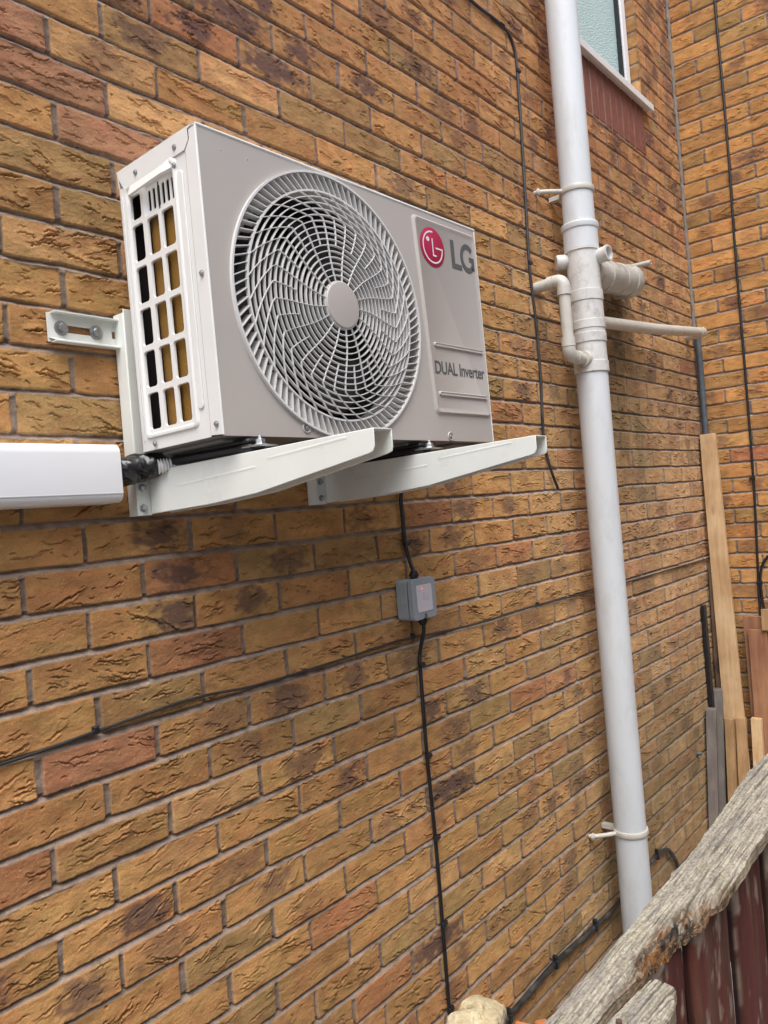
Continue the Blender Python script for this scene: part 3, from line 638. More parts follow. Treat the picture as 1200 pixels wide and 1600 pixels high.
# grille
def prof(r):   # how far the grille bulges forward at radius r
    t = max(0, min(1, (.214 - r) / .214)); return -.004 - .013 * math.sin(t * math.pi / 2) ** .8
gr = MB()
def hoop(mb, r, wdt, dep, y, n=120):
    prs = [(r - wdt / 2, y), (r + wdt / 2, y), (r + wdt / 2, y + dep), (r - wdt / 2, y + dep)]
    vs = []
    for k in range(n):
        a = 2 * math.pi * k / n
        for rr_, yy in prs: vs.append((FCX + rr_ * math.cos(a), yy, FCZ + rr_ * math.sin(a)))
    fs = [(k * 4 + q, k * 4 + (q + 1) % 4, ((k + 1) % n) * 4 + (q + 1) % 4, ((k + 1) % n) * 4 + q) for k in range(n) for q in range(4)]
    mb.add(vs, fs)
NR = 16; RI, RO = .0445, .2125
for i in range(NR):
    r = RI + (RO - RI) * i / (NR - 1)
    hoop(gr, r, .0017 if i < NR - 1 else .0034, .0062, prof(r))
def strip(mb, path, wdt, dep):
    # ribbon of rectangular section along path of (r, a)
    n = len(path); vs = []
    P_ = [Vector((FCX + r * math.cos(a), prof(r) - .0008, FCZ + r * math.sin(a))) for r, a in path]
    for i in range(n):
        t = P_[min(i + 1, n - 1)] - P_[max(i - 1, 0)]; sd_ = Vector((t.z, 0, -t.x)).normalized() * wdt / 2
        for s1, dd in ((1, 0), (-1, 0), (-1, dep), (1, dep)): vs.append(P_[i] + sd_ * s1 + Vector((0, dd, 0)))
    fs = [(i * 4 + q, i * 4 + (q + 1) % 4, (i + 1) * 4 + (q + 1) % 4, (i + 1) * 4 + q) for i in range(n - 1) for q in range(4)] + [(3, 2, 1, 0), tuple((n - 1) * 4 + q for q in range(4))]
    mb.add(vs, fs)
def swirl(r):
    a = -.11 * sst(.045, .150, r)
    b = .40 * max(0, (r - .163) / (.2125 - .163)) ** .9
    return float(a + b)
NSP = 17
for k in range(NSP * 2):
    a0 = 2 * math.pi * k / (NSP * 2) + .35; r0 = .043 if k % 2 == 0 else .112
    path = [(r0 + (.2125 - r0) * i / 26, a0 + swirl(r0 + (.2125 - r0) * i / 26)) for i in range(27)]
    strip(gr, path, .0011, .0036)
acb(gr, 'grille', M['grille'], smooth=40)
# outer ring of slats
orr_ = MB()
hoop(orr_, .2455, .0040, .010, -.0060, 160)
NSL = 90
for k in range(NSL):
    a = 2 * math.pi * k / NSL; a2 = a - .085
    p0 = Vector((FCX + .2125 * math.cos(a2), -.0035, FCZ + .2125 * math.sin(a2))); p1 = Vector((FCX + .2445 * math.cos(a), -.0045, FCZ + .2445 * math.sin(a)))
    t = (p1 - p0).normalized(); sd_ = Vector((t.z, 0, -t.x)) * .0008; lean = Vector((t.z, 0, -t.x)) * .0012
    vs = []
    for p in (p0, p1): vs += [p + sd_, p - sd_, p - sd_ + lean + Vector((0, .016, 0)), p + sd_ + lean + Vector((0, .016, 0))]
    orr_.add(vs, [(0, 1, 5, 4), (1, 2, 6, 5), (2, 3, 7, 6), (3, 0, 4, 7), (3, 2, 1, 0), (4, 5, 6, 7)])
acb(orr_, 'grille_rim', M['grille'], smooth=30)
cap = MB(); cap.lathe((FCX, -.0165, FCZ), (0, -1, 0), [(-.006, .0435), (.0010, .0435), (.0030, .0420), (.0036, .038), (.0038, .002)], 56)
acb(cap, 'grille_hub', M['ac_front_shaded'])
# service cover with raised frame
cv = MB()
cx0, cx1, cz0, cz1 = .547, .782, .056, .484
def band_y(mb, out, inn, y0, y1, f0=.3, f1=.7, yi=None):
    m = len(out)
    def mid(a, b, t): return (a[0] + (b[0] - a[0]) * t, a[1] + (b[1] - a[1]) * t)
    yi = y0 if yi is None else yi
    L_ = [[(p[0], y0, p[1]) for p in out], [(q[0], y1, q[1]) for q in [mid(o_, i_, f0) for o_, i_ in zip(out, inn)]], [(q[0], y1, q[1]) for q in [mid(o_, i_, f1) for o_, i_ in zip(out, inn)]], [(p[0], yi, p[1]) for p in inn]]
    vs = [p for l in L_ for p in l]; fs = []
    for i in range(m):
        j = (i + 1) % m
        for k in range(3): fs.append((k * m + i, k * m + j, (k + 1) * m + j, (k + 1) * m + i))
    return vs, fs, m
def quadr(x0, x1, z0, z1, r, skew): 
    # rounded rectangle whose left side leans (wider at the top)
    return [(x + skew * (z1 - z) / (z1 - z0) * (1 if x < (x0 + x1) / 2 else 0), z) for x, z in rrect(x0, x1, z0, z1, r, 6)]
out = quadr(cx0, cx1, cz0, cz1, .012, .020); inn = quadr(cx0 + .012, cx1 - .012, cz0 + .012, cz1 - .012, .008, .020)
vs, fs, m_ = band_y(cv, out, inn, .0, -.0052, .45, .55, -.0022); fs.append(tuple(3 * m_ + i for i in range(m_))); cv.add(vs, fs)
for z in (.208, .102):
    a, b = (.582, .770) if z > .15 else (.585, .770)
    rr1 = rrect(a, b, z - .0055, z + .0055, .005, 4); rr2 = rrect(a + .004, b - .004, z - .0016, z + .0016, .0012, 4)
    v2, f2, m2 = band_y(cv, rr1, rr2, -.0022, -.0062, .5, .8, -.0052); f2.append(tuple(3 * m2 + i for i in range(m2))); cv.add(v2, f2)
acb(cv, 'service_cover', M['ac_front_shaded'], smooth=40)
# logo : red disc, pale face strokes, grey letters
YL = -.0026
lx, lz, lr = .6105, .4225, .0435
dsc = MB(); dsc.lathe((lx, YL, lz), (0, -1, 0), [(0, lr), (.0006, lr), (.0008, lr - .0004), (.0008, .0005)], 64)
badge = acb(dsc, 'badge', M['red'])
badge['label'] = 'round red emblem with pale line drawing'
wh = MB()
def ribbon(mb, pts, wdt, y):
    n = len(pts); vs = []
    for i in range(n):
        t = Vector(pts[min(i + 1, n - 1)]) - Vector(pts[max(i - 1, 0)]); nn = Vector((t.y, -t.x)).normalized() * wdt / 2
        vs += [(pts[i][0] + nn.x, y, pts[i][1] + nn.y), (pts[i][0] - nn.x, y, pts[i][1] - nn.y)]
    mb.add(vs, [(2 * i, 2 * i + 1, 2 * i + 3, 2 * i + 2) for i in range(n - 1)])
ra = lr * .78
ribbon(wh, [(lx + ra * math.cos(rad(a)), lz + ra * math.sin(rad(a))) for a in np.linspace(84, 360, 60)], .0036, YL - .0012)
ribbon(wh, [(lx + ra + .0018, lz), (lx + .010, lz)], .0036, YL - .0013)
ribbon(wh, [(lx, lz + .020), (lx, lz - .0195)], .0036, YL - .0012); ribbon(wh, [(lx - .0018, lz - .0178), (lx + .011, lz - .0178)], .0036, YL - .0013)
wh.lathe((lx - .0155, YL - .0008, lz + .0155), (0, -1, 0), [(0, .0052), (.0005, .0052), (.0006, .0005)], 24)
acb(wh, 'emblem_line', M['logo_white'], parent=badge, smooth=0)
lt = MB()
def bar(x0, x1, z0, z1): lt.box(x0, x1, YL - .0007, YL + .0004, z0, z1)
Lx, Lz0, Lz1 = .6800, .391, .4545
bar(Lx, Lx + .0125, Lz0, Lz1); bar(Lx + .0125, Lx + .038, Lz0, Lz0 + .0115)
gx, gz_, ro, ri = .7440, (Lz0 + Lz1) / 2, .0335, .0215
arc = [rad(a) for a in np.linspace(42, 322, 40)]
sxg = .84
vs = []
for a in arc:
    for r in (ro, ri):
        for y in (YL - .0007, YL + .0004): vs.append((gx + r * math.cos(a) * sxg, y, gz_ + r * math.sin(a)))
fs = []
for i in range(len(arc) - 1):
    b = i * 4; fs += [(b, b + 4, b + 6, b + 2), (b, b + 1, b + 5, b + 4), (b + 2, b + 6, b + 7, b + 3)]
lt.add(vs, fs)
bar(gx + .0065, gx + ro * sxg - .0022, gz_ - .0060, gz_ + .0045); bar(gx + ro * sxg - .0125, gx + ro * sxg - .0020, gz_ - .0245, gz_ - .0062)
acb(lt, 'lettering', M['logo_grey'], smooth=0)
def text(body, x, z, size, m, parent, y, sx=1.0, xs=None, thick=0):
    cu = bpy.data.curves.new('lettering', 'FONT'); cu.body = body; cu.size = size; cu.extrude = .0002; cu.offset = thick; cu.align_x = 'LEFT'; cu.space_character = .94
    to = bpy.data.objects.new('lettering', cu); COL.objects.link(to); bpy.context.view_layer.update()
    me = bpy.data.meshes.new_from_object(to.evaluated_get(bpy.context.evaluated_depsgraph_get())); bpy.data.objects.remove(to)
    w_ = max(v.co.x for v in me.vertices) - min(v.co.x for v in me.vertices); k = (xs / w_) if xs else sx
    o = bpy.data.objects.new('lettering', me); COL.objects.link(o); me.materials.append(m); o.parent = parent
    o.matrix_local = Matrix.Translation((x, y, z)) @ Matrix.Rotation(rad(90), 4, 'X') @ Matrix.Diagonal((k, 1, 1, 1))
    return o
text('DUAL Inverter', .5775, .146, .0390, M['logo_grey'], ac, YL - .0002, xs=.190, thick=.0004)
# screws
def screw(parent, p, axis, r=.0045, name='screw', m='zinc'):
    return MB().lathe(p, axis, [(0, r * 1.25), (.0008, r * 1.25), (.0009, r), (.0028, r * .85), (.0036, r * .4), (.0030, r * .35), (.0026, .0003)], 16).build(name, M[m], parent)
for (y, z) in ((.012, .020), (.014, .262), (.055, AH - .020), (.186, .012), (.170, AH - .020), (.060, AH - .048)):
    screw(ac, (-.0028, y, z), (-1, 0, 0), .0040)
for (x, z) in ((.183, .017), (.615, .010)):
    o_ = MB().lathe((x, -.0002, z), (0, -1, 0), [(0, .0105), (.0025, .0085), (.0012, .0062), (-.0005, .0060)], 24).build('screw_recess', M['ac_front_shaded'], ac)
    screw(ac, (x, -.0008, z), (0, -1, 0), .0042)
for (x, z) in ((.047, AH - .030), (.103, AH - .030), (.555, AH - .03)):
    MB().lathe((x, 0, z), (0, -1, 0), [(0, .0016), (.0009, .0009), (.0009, .0002)], 10).build('dimple', M['ac_front_shaded'], ac)

# ------------------------------------------------------------ wall bracket
br = empty('wall_bracket', (.34, 0, .04), 'white powder-coated steel wall bracket with two tapering arms under the air conditioner', 'bracket')
def brb(mb, name, m, **k):
    o = mb.build(name, m, br, **k); o.matrix_parent_inverse = Matrix.Translation((-.34, 0, -.04)); return o
# horizontal rail: shallow C channel with a long slot
rl = MB(); x0r, x1r, zr0, zr1 = -.042, .70, .351, .401
rail_z = (zr0, zr1)
def plate_with_slots(mb, x0, x1, z0, z1, slots, y0, y1):
    xs_ = [x0]; 
    for a, b in slots: xs_ += [a, b]
    xs_.append(x1); zc0, zc1 = (z0 + z1) / 2 - .0065, (z0 + z1) / 2 + .0065
    for i in range(0, len(xs_) - 1):
        if i % 2 == 0: mb.box(xs_[i], xs_[i + 1], y0, y1, z0, z1)
        else: mb.box(xs_[i], xs_[i + 1], y0, y1, z0, zc0); mb.box(xs_[i], xs_[i + 1], y0, y1, zc1, z1)
plate_with_slots(rl, x0r, x1r, zr0, zr1, [(-.018, .050), (.080, .098), (.112, .135), (.50, .57)], -.0055, -.003)
rl.add([(x0r, -.0055, zr0 + .007), (x0r + .008, -.021, zr0), (x1r, -.021, zr0), (x1r, -.0055, zr0)] , [(0, 1, 2, 3)])
rl.prism([(-.0056, zr1 - .001), (-.021, zr1 - .001), (-.021, zr1 + .0012), (-.003, zr1 + .0012), (-.003, zr1 - .0005)], 'x', x0r + .006, x1r)
rl.prism([(-.0056, zr0 + .001), (-.021, zr0 + .001), (-.021, zr0 - .0012), (-.003, zr0 - .0012), (-.003, zr0 + .0005)], 'x', x0r + .006, x1r)
brb(rl, 'rail', M['bracket'], smooth=0)
for x in (-.018, .048, .505):
    bt = MB(); bt.lathe((x, -.0056, .376), (0, -1, 0), [(0, .0125), (.0016, .0125), (.0018, .0085), (.0018, .0080), (.0075, .0080), (.0085, .0065), (.0086, .0005)], 6 if x < 0 else 20)
    bt.lathe((x, -.0050, .376), (0, -1, 0), [(0, .0128), (.0024, .0128), (.0025, .0005)], 24)
    brb(bt, 'bolt', M['zinc'])
ARM = []
for ax in (.098, .560):
    u = MB()
    # upright channel
    u.box(ax - .012, ax + .010, -.038, -.0355, .042, .418); u.box(ax - .012, ax - .0095, -.0354, -.004, .042, .412)
    u.prism([(-.0354, .042), (-.0382, .042), (-.0382, .120), (-.0354, .120)], 'x', ax - .016, ax + .014)
    brb(u, 'upright', M['bracket'], bevel=.0012)
    for z in (.056, .093):
        screw_o = MB().lathe((ax - .004, -.0383, z), (0, -1, 0), [(0, .0078), (.0012, .0078), (.0013, .0062), (.006, .0062), (.0068, .0045), (.0068, .0004)], 6); brb(screw_o, 'bolt', M['zinc'])
    # arm: inverted channel, deep at the wall, shallow at the tip
    A0 = ax + .012; wd = .042; y_r, y_t, y_k = -.039, -.582, -.33
    def web(x, rcorner=True):
        return [(y_r, .044), (y_k + .10, .0520), (y_k - .02, .0600), (y_t + .010, .0950), (y_t + .002, .0985), (y_t, .106), (y_t, .1325), (y_r, .1215)]
    def webpoly():
        return [(y_r, .044), (y_k + .12, .0500), (y_k, .0590), (y_t + .012, .0950), (y_t + .004, .0975), (y_t, .1050), (y_t, .1300), (y_r, .1215)]
    arm = MB(); arm.prism(webpoly(), 'x', A0, A0 + .0022)
    arm.prism([(y_r, .044), (y_k + .12, .0500), (y_k, .0590), (y_t + .010, .0950), (y_t + .002, .0975), (y_t, .1050), (y_t, .1300), (y_r, .1215)], 'x', A0 + wd - .0022, A0 + wd)
    sl0 = (.1300 - .1215) / (y_t - y_r)
    arm.add([(A0 + .0022, y_r, .1195), (A0 + wd - .0022, y_r, .1195), (A0 + wd - .0022, y_t, .1280), (A0 + .0022, y_t, .1280), (A0 - .0, y_r, .1217), (A0 + wd, y_r, .1217), (A0 + wd, y_t, .1302), (A0 - .0, y_t, .1302)],
            [(0, 1, 2, 3), (7, 6, 5, 4), (0, 4, 5, 1), (3, 2, 6, 7), (0, 3, 7, 4), (1, 5, 6, 2)])
    ao = brb(arm, 'arm', M['bracket'], bevel=.0010)
    em = MB()
    for (ya, yb, zc) in ((-.12, -.33, .088), (-.36, -.53, .110)):
        zz_ = zc
        em.add([(A0 - .0001, ya, zc - .002), (A0 - .0001, yb, zc + .010), (A0 - .0001, yb - .004, zc + .0125), (A0 - .0001, yb, zc + .015), (A0 - .0001, ya, zc + .004),
                (A0 - .0009, ya - .010, zc + .0008), (A0 - .0009, yb + .004, zc + .0120), (A0 - .0009, yb + .004, zc + .013), (A0 - .0009, ya - .010, zc + .0019)],
               [(0, 1, 6, 5), (1, 2, 6), (2, 7, 6), (2, 3, 7), (3, 4, 8, 7), (4, 0, 5, 8), (5, 6, 7, 8)])
    e_ = em.build('rib', M['bracket'], ao, smooth=60)
    # rubber strip and foot bolt
    rb_ = MB(); rb_.box(A0 + .004, A0 + .038, -.318, -.085, .1265, .140); rb_.box(A0 + .008, A0 + .034, -.31, -.10, .1402, .150)
    brb(rb_, 'rubber_pad', M['rubber'], bevel=.004)
    fb = MB(); fb.box(A0 + .002, A0 + .040, -.345, -.300, .1335, .1362); fb.lathe((A0 + .020, -.326, .1364), (0, 0, 1), [(0, .012), (.002, .012), (.0022, .0085), (.010, .0085), (.0102, .004), (.016, .004)], 6)
    brb(fb, 'foot_bolt', M['zinc'], bevel=.0008)

# ------------------------------------------------------------ trunking, bundle, hose
tr = MB(); poly = rrect(-.078, .02, .067, .168, .017, 6); poly = [(min(p[0], -.001), p[1]) for p in poly]
tr.prism(poly, 'x', -1.6, .0315)
to_ = tr.build('pipe_trunking', M['upvc'], smooth=60, bevel=.004, seg=3)
tag(to_, 'smooth white plastic pipe trunking running along the wall from the left edge', 'trunking')
seam = MB().box(-1.6, .031, -.0788, -.0779, .0815, .0828).build('seam', mat('seam_grey', (.45, .45, .45), .5), to_)
bu = MB(); pth = catmull([(.024, -.042, .118), (.050, -.046, .121), (.080, -.055, .128), (.110, -.070, .135), (.135, -.090, .149), (.150, -.11, .156)], 16)
bu.tube(pth, [.0265 - .006 * i / len(pth) for i in range(len(pth))], 40)
from mathutils import noise as mn
for i_, v_ in enumerate(bu.v):
    v_ = Vector(v_); c_ = min(pth, key=lambda q: (q - v_).length); d_ = (v_ - c_)
    if d_.length > 1e-5:
        k_ = .0045 * mn.noise(v_ * 60 + Vector((v_.z * 60, 0, 0))) + .0022 * abs(mn.noise(v_ * 150)); bu.v[i_] = tuple(v_ + d_.normalized() * k_)
tag(bu.build('taped_pipe_bundle', M['tapeband'], smooth=50), 'shiny black tape-wrapped pipe bundle between white trunking and air conditioner', 'pipe bundle')
hs_ = MB(); pth = [Vector((.098, -.088, .126)).lerp(Vector((.150, -.112, .131)), i / 44) for i in range(45)]
pth += catmull([(.150, -.112, .131), (.19, -.13, .135), (.24, -.145, .15)], 10)
hs_.tube(pth, [.0115 + (.0020 if (i % 4) < 2 else -.0012) for i in range(len(pth))], 20)
tag(hs_.build('corrugated_hose', M['hose'], smooth=30), 'short white corrugated conduit under the lower left corner of the air conditioner', 'hose')

# ------------------------------------------------------------ cables
def clip(parent, p, d=Vector((0, 0, 1)), r=.006, side=Vector((1, 0, 0))):
    p = Vector(p); d = Vector(d).normalized(); side = Vector(side).normalized(); out = Vector((0, -1, 0)) if abs(side.x) > .5 or abs(side.z) > .5 else Vector((-1, 0, 0))
    mb = MB(); Rm = Matrix((side, out, d)).transposed().to_4x4(); T0 = Matrix.Translation(p) @ Rm
    mb.box(-r * 1.5, r * 1.5, -.002, r * 1.6, -.007, .007, T0); mb.box(r * 1.2, r * 3.2, -.004, r * 1.2, -.0055, .0055, T0)
    mb.lathe(p + side * r * 2.3 + out * r * 1.1, out, [(0, .0034), (.0025, .0034), (.003, .001)], 10)
    o = mb.build('clip', M['black_cable'], parent, bevel=.0015); return o
def cable(name, pts, r, m, label, cat='cable', clips=(), sub=8, cl_side=(1, 0, 0), n=12):
    mb = MB(); mb.tube(catmull(pts, sub), r, n); o = mb.build(name, M[m], smooth=60); tag(o, label, cat)
    for (p, d) in clips: clip(o, p, d, r, Vector(cl_side))
    return o
cable('power_cable', [(.870, -.09, .17), (.880, -.035, .11), (.884, -.009, .05), (.884, -.009, -.03), (.885, -.009, -.075), (.893, -.012, -.115), (.885, -.030, -.150), (.884, -.032, -.162)], .0054, 'black_cable',
      'short black cable from under the air conditioner down into the grey switch box', clips=[((.885, -.009, -.073), (0, 0, 1))])
low = [(.905, -.032, -.275), (.907, -.028, -.31), (.909, -.010, -.36), (.905, -.009, -.40), (.903, -.009, -.52), (.902, -.009, -.64), (.908, -.009, -.85), (.908, -.009, -1.08), (.906, -.009, -1.30), (.906, -.009, -1.55), (.906, -.009, GZ)]
cable('power_cable', low, .0051, 'black_cable', 'long black cable clipped down the brick wall below the grey switch box', clips=[((.905, -.009, -.395), (0, 0, 1)), ((.902, -.009, -.635), (0, 0, 1)), ((.908, -.009, -.853), (0, 0, 1)), ((.908, -.009, -1.08), (0, 0, 1)), ((.906, -.009, -1.305), (0, 0, 1))])
cable('thin_cable', [(-1.3, -.005, -.335), (-.6, -.005, -.337), (-.18, -.005, -.333), (-.015, -.005, -.325), (.188, -.005, -.316), (.349, -.005, -.326), (.52, -.005, -.325), (.673, -.005, -.322), (.80, -.006, -.318), (.889, -.007, -.320), (1.048, -.006, -.328), (1.25, -.006, -.334), (1.56, -.005, -.331), (1.97, -.005, -.342), (2.5, -.005, -.345), (XC - .01, -.005, -.35)], .0028, 'grey_cable',
      'thin dark cable running level across the whole brick wall in a bed joint', clips=[((-.015, -.004, -.325), (1, 0, 0)), ((.889, -.006, -.318), (1, 0, 0)), ((1.56, -.004, -.331), (1, 0, 0))], cl_side=(0, 0, 1))
cable('aerial_cable', [(1.20, -.006, 1.64), (1.456, -.006, 1.611), (1.60, -.006, 1.613), (1.672, -.006, 1.607), (1.715, -.006, 1.575), (1.728, -.006, 1.50), (1.722, -.006, 1.30), (1.711, -.006, 1.066), (1.699, -.006, .85), (1.697, -.006, .777), (1.712, -.006, .60), (1.709, -.006, .406), (1.699, -.006, .30), (1.697, -.006, .208), (1.712, -.012, .12), (1.765, -.008, .045)], .0048, 'grey_cable',
      'dark cable hanging down the wall left of the soil pipe, lower end loose', clips=[((1.64, -.006, 1.612), (1, 0, 0)), ((1.729, -.006, 1.49), (0, 0, 1)), ((1.698, -.006, .82), (0, 0, 1))])
cable('return_wall_cable', [(XC - .006, -.236, 2.9), (XC - .006, -.232, 2.376), (XC - .006, -.236, 1.7), (XC - .006, -.229, 1.12), (XC - .006, -.228, .6), (XC - .006, -.224, .02), (XC - .006, -.212, -.35), (XC - .006, -.204, -.58), (XC - .006, -.204, -1.0)], .0058, 'black_cable',
      'straight black cable hanging down the return wall at the right edge', clips=[((XC - .005, -.2245, .03), (0, 0, 1))], cl_side=(0, 1, 0))
cable('looped_cable', [(XC - .006, -.222, -.62), (XC - .006, -.216, -.50), (XC - .006, -.222, -.43), (XC - .006, -.240, -.38), (XC - .008, -.275, -.345), (XC - .008, -.33, -.33)], .0062, 'black_cable',
      'short black cable curving up and right beside the long hanging cable on the return wall', clips=[((XC - .005, -.217, -.48), (0, 0, 1))], cl_side=(0, 1, 0))
lowp = [(.75, -.014, -1.475), (1.17, -.014, -1.468), (1.457, -.014, -1.456), (1.70, -.014, -1.470), (1.935, -.014, -1.480), (2.15, -.014, -1.462), (2.316, -.014, -1.452), (2.41, -.014, -1.462), (2.475, -.014, -1.492), (2.545, -.016, -1.585), (2.56, -.018, -1.72), (2.56, -.018, GZ)]
lp = cable('dirty_cable', lowp, .0085, 'old_pipe', 'dusty thick black cable clipped low along the wall behind the fence', 'cable', n=16)
for x, z in ((1.17, -1.468), (1.46, -1.456), (1.75, -1.472), (2.33, -1.452)): clip(lp, (x, -.014, z), (1, 0, 0), .0085, Vector((0, 0, 1)))

# ------------------------------------------------------------ switch box
sw = empty('isolator_switch', (.888, 0, -.217), 'small grey weatherproof switch box with pale window on the wall below the air conditioner', 'switch box')
def swb(mb, name, m, parent=None, **k): return mb.build(name, m, parent or sw, **k)
hw, hh = .048, .052
swb(MB().prism(rrect(-hw, hw, -hh, hh, .010, 5), 'y', -.036, -.001), 'back_box', M['switch_grey'], bevel=.0015)
swb(MB().prism(rrect(-hw + .002, hw - .002, -hh + .002, hh - .002, .009, 5), 'y', -.040, -.0355), 'gasket', M['switch_dark'])
lidm = MB()
notch = [(.008, -hh - .0), (.003, -hh + .013), (-.003, -hh + .013), (-.008, -hh - .0)]
pl = rrect(-hw - .001, hw + .001, -hh - .001, hh + .001, .011, 5)
k0 = [i for i, p in enumerate(pl) if p[1] < -hh + .0 and p[0] < 0][-1]
pl2 = pl[:k0 + 1] + notch[::-1] + pl[k0 + 1:]
lidm.prism(pl2, 'y', -.056, -.0395)
lo = swb(lidm, 'lid', M['switch_grey'], bevel=.0025, seg=3)
swb(MB().prism(rrect(-.033, .030, -.033, .036, .004, 4), 'y', -.0580, -.0545), 'window_pane', M['lens'], parent=lo, bevel=.001)
rk = MB(); rk.box(-.008, .014, -.0590, -.0578, -.004, .018); swb(rk, 'rocker', mat('rocker', (.56, .55, .58), .2), parent=lo, bevel=.002)
nb_ = MB(); nb_.box(-.016, -.010, -.0588, -.0579, .025, .029); swb(nb_, 'neon_lamp', M['neon'], parent=lo)
mk = MB(); mk.box(-.004, .004, -.0568, -.0559, .044, .0455).box(-.002, .002, -.0568, -.0559, .041, .043); swb(mk, 'moulded_mark', M['lens'], parent=lo, smooth=0)
screw(lo, (0, -.048, -hh + .007), (0, -1, 0), .0035)
kn = MB(); kn.lathe((-hw, -.020, -.004), (-1, 0, 0), [(0, .0125), (.0008, .0120), (.0008, .0108), (.0, .0103), (.0012, .009), (.0012, .0005)], 28); swb(kn, 'knockout', M['switch_grey'])
for (x, z, s) in ((-.004, hh + .0, 1), (.018, -hh - .0, -1)):
    gl = MB(); gl.lathe((x, -.030, z), (0, 0, s), [(-.002, .0105), (.006, .0105), (.0062, .0125), (.013, .0125), (.0135, .0105), (.020, .0085), (.0205, .0062)], 14); swb(gl, 'cable_gland', M['rubber'])

# ------------------------------------------------------------ soil pipe
SX, SY = 1.906, -.104
so = empty('soil_pipe', (SX, SY, GZ), 'tall pale grey vertical soil pipe with clamps and side branches on the brick wall', 'pipe')
def sob(mb, name, m, parent=None, **k):
    o = mb.build(name, m, parent or so, **k); o.matrix_parent_inverse = Matrix.Translation((-SX, -SY, -GZ)) if not parent else Matrix(); return o
R0 = .055
sob(MB().lathe((SX, SY, GZ - .05), (0, 0, 1), [(0, R0), (.455 - GZ + .05, R0)], 64), 'pipe', M['soil_upvc'])
sob(MB().lathe((SX, SY, .90), (0, 0, 1), [(0, R0), (4.2, R0)], 64), 'pipe', M['soil_upvc'])
# boss fitting between
fit = MB()
fit.lathe((SX, SY, 0), (0, 0, 1), [(.440, .0585), (.442, .0605), (.478, .0605), (.480, .0575), (.545, .0570), (.547, .0605), (.578, .0605), (.580, .0585), (.592, .0585), (.594, .0610), (.622, .0610), (.624, .0585), (.690, .0580), (.692, .0608), (.728, .0608), (.730, .0575), (.868, .0565), (.8685, .0605), (.878, .0605), (.880, .0570)], 64)
sob(fit, 'branch_fitting', M['soil_dirty'], smooth=25)
sk = MB(); sk.lathe((SX, SY, 0), (0, 0, 1), [(.876, .0585), (.878, .0600), (.944, .0605), (.946, .0640), (.952, .0655), (.962, .0655), (.966, .0635), (.968, .0570)], 64)
sob(sk, 'socket', M['soil_upvc'], smooth=25)
def pclamp(z, lug):
    c = MB(); c.lathe((SX, SY, z), (0, 0, 1), [(-.009, .0555), (-.009, .0600), (-.004, .0615), (.004, .0615), (.009, .0600), (.009, .0555)], 56)
    # ears back to the wall on both sides
    for s in (-1, 1):
        c.tube(bendpath([(SX + s * .045, SY + .030, z), (SX + s * .080, SY + .058, z), (SX + s * .112, -.012, z), (SX + s * .112, -.001, z)], .015), .0075, 12)
        c.lathe((SX + s * .112, -.012, z), (0, -1, 0), [(0, .012), (.004, .012), (.009, .006), (.009, .0004)], 16)
    c.box(SX - .012, SX + .012, SY + .05, -.001, z - .008, z + .008)
    return sob(c, 'pipe_clamp', M['waste'], smooth=40, bevel=.0015)
pclamp(1.085, 1); pclamp(-1.177, -1)
# left waste pipe: from wall, elbow down, elbow into fitting
WP = [(1.735, 0.02, .738), (1.738, -.105, .745), (1.738, -.105, .487), (1.880, -.105, .485)]
wp = MB(); wp.tube(bendpath(WP, .030), .0195, 24, caps=False)
wpo = sob(wp, 'waste_pipe', M['waste'], smooth=50)
ec = MB()
def sleeve(mb, p, d, L_, r=.0235): mb.lathe(p, d, [(-L_ / 2, .0195), (-L_ / 2, r), (L_ / 2, r), (L_ / 2, .0195)], 28)
pe = bendpath(WP, .030)
ec2 = MB(); ec2.tube(pe[10:19], .0222, 24); ec.tube(pe[1:10], .0222, 24)
sleeve(ec, (1.738, -.062, .7425), (0, 1, 0), .022); sleeve(ec, (1.738, -.105, .703), (0, 0, 1), .024); sleeve(ec2, (1.738, -.105, .532), (0, 0, 1), .030); sleeve(ec2, (1.790, -.105, .487), (1, 0, 0), .030)
ec2.lathe((1.835, -.105, .486), (1, 0, 0), [(0, .0215), (0, .027), (.012, .029), (.04, .033)], 28)
sob(ec2, 'elbow', M['waste'], smooth=40); sob(ec, 'elbow', M['waste'], smooth=40)
# right waste pipe to the corner
rp_ = MB(); RW = [(1.95, SY, .632), (2.6, -.095, .688), (3.20, -.085, .752), (3.262, -.075, .756), (3.275, .02, .758)]
rp_.tube(bendpath(RW, .035), .0225, 24); sob(rp_, 'waste_pipe', M['waste'], smooth=50)
rc = MB(); sleeve(rc, (1.985, SY, .635), (1, 0, .09), .05, .0265); sob(rc, 'collar', M['waste'], smooth=40)
rc = MB(); sleeve(rc, (3.215, -.084, .753), (1, 0, .10), .05, .0255); sob(rc, 'elbow', M['waste'], smooth=40)
# big branch to the right
bb = MB(); d_ = Vector((1, .03, .105)).normalized(); b0 = Vector((SX, SY, .800))
bb.lathe(b0, d_, [(.03, .055), (.150, .055), (.152, .0610), (.175, .0625), (.190, .0610), (.192, .0570), (.300, .0580), (.302, .0605), (.318, .0605), (.320, .0590), (.400, .0590), (.402, .0640), (.440, .0655), (.452, .064), (.458, .055), (.458, .001)], 48)
sob(bb, 'large_branch', M['branch_dirty'], smooth=30)
el = MB(); e0 = b0 + d_ * .43; el.tube(bendpath([e0, e0 + d_ * .06, e0 + Vector((.12, .16, .02))], .05), .050, 32); sob(el, 'elbow', M['branch_dirty'], smooth=50)
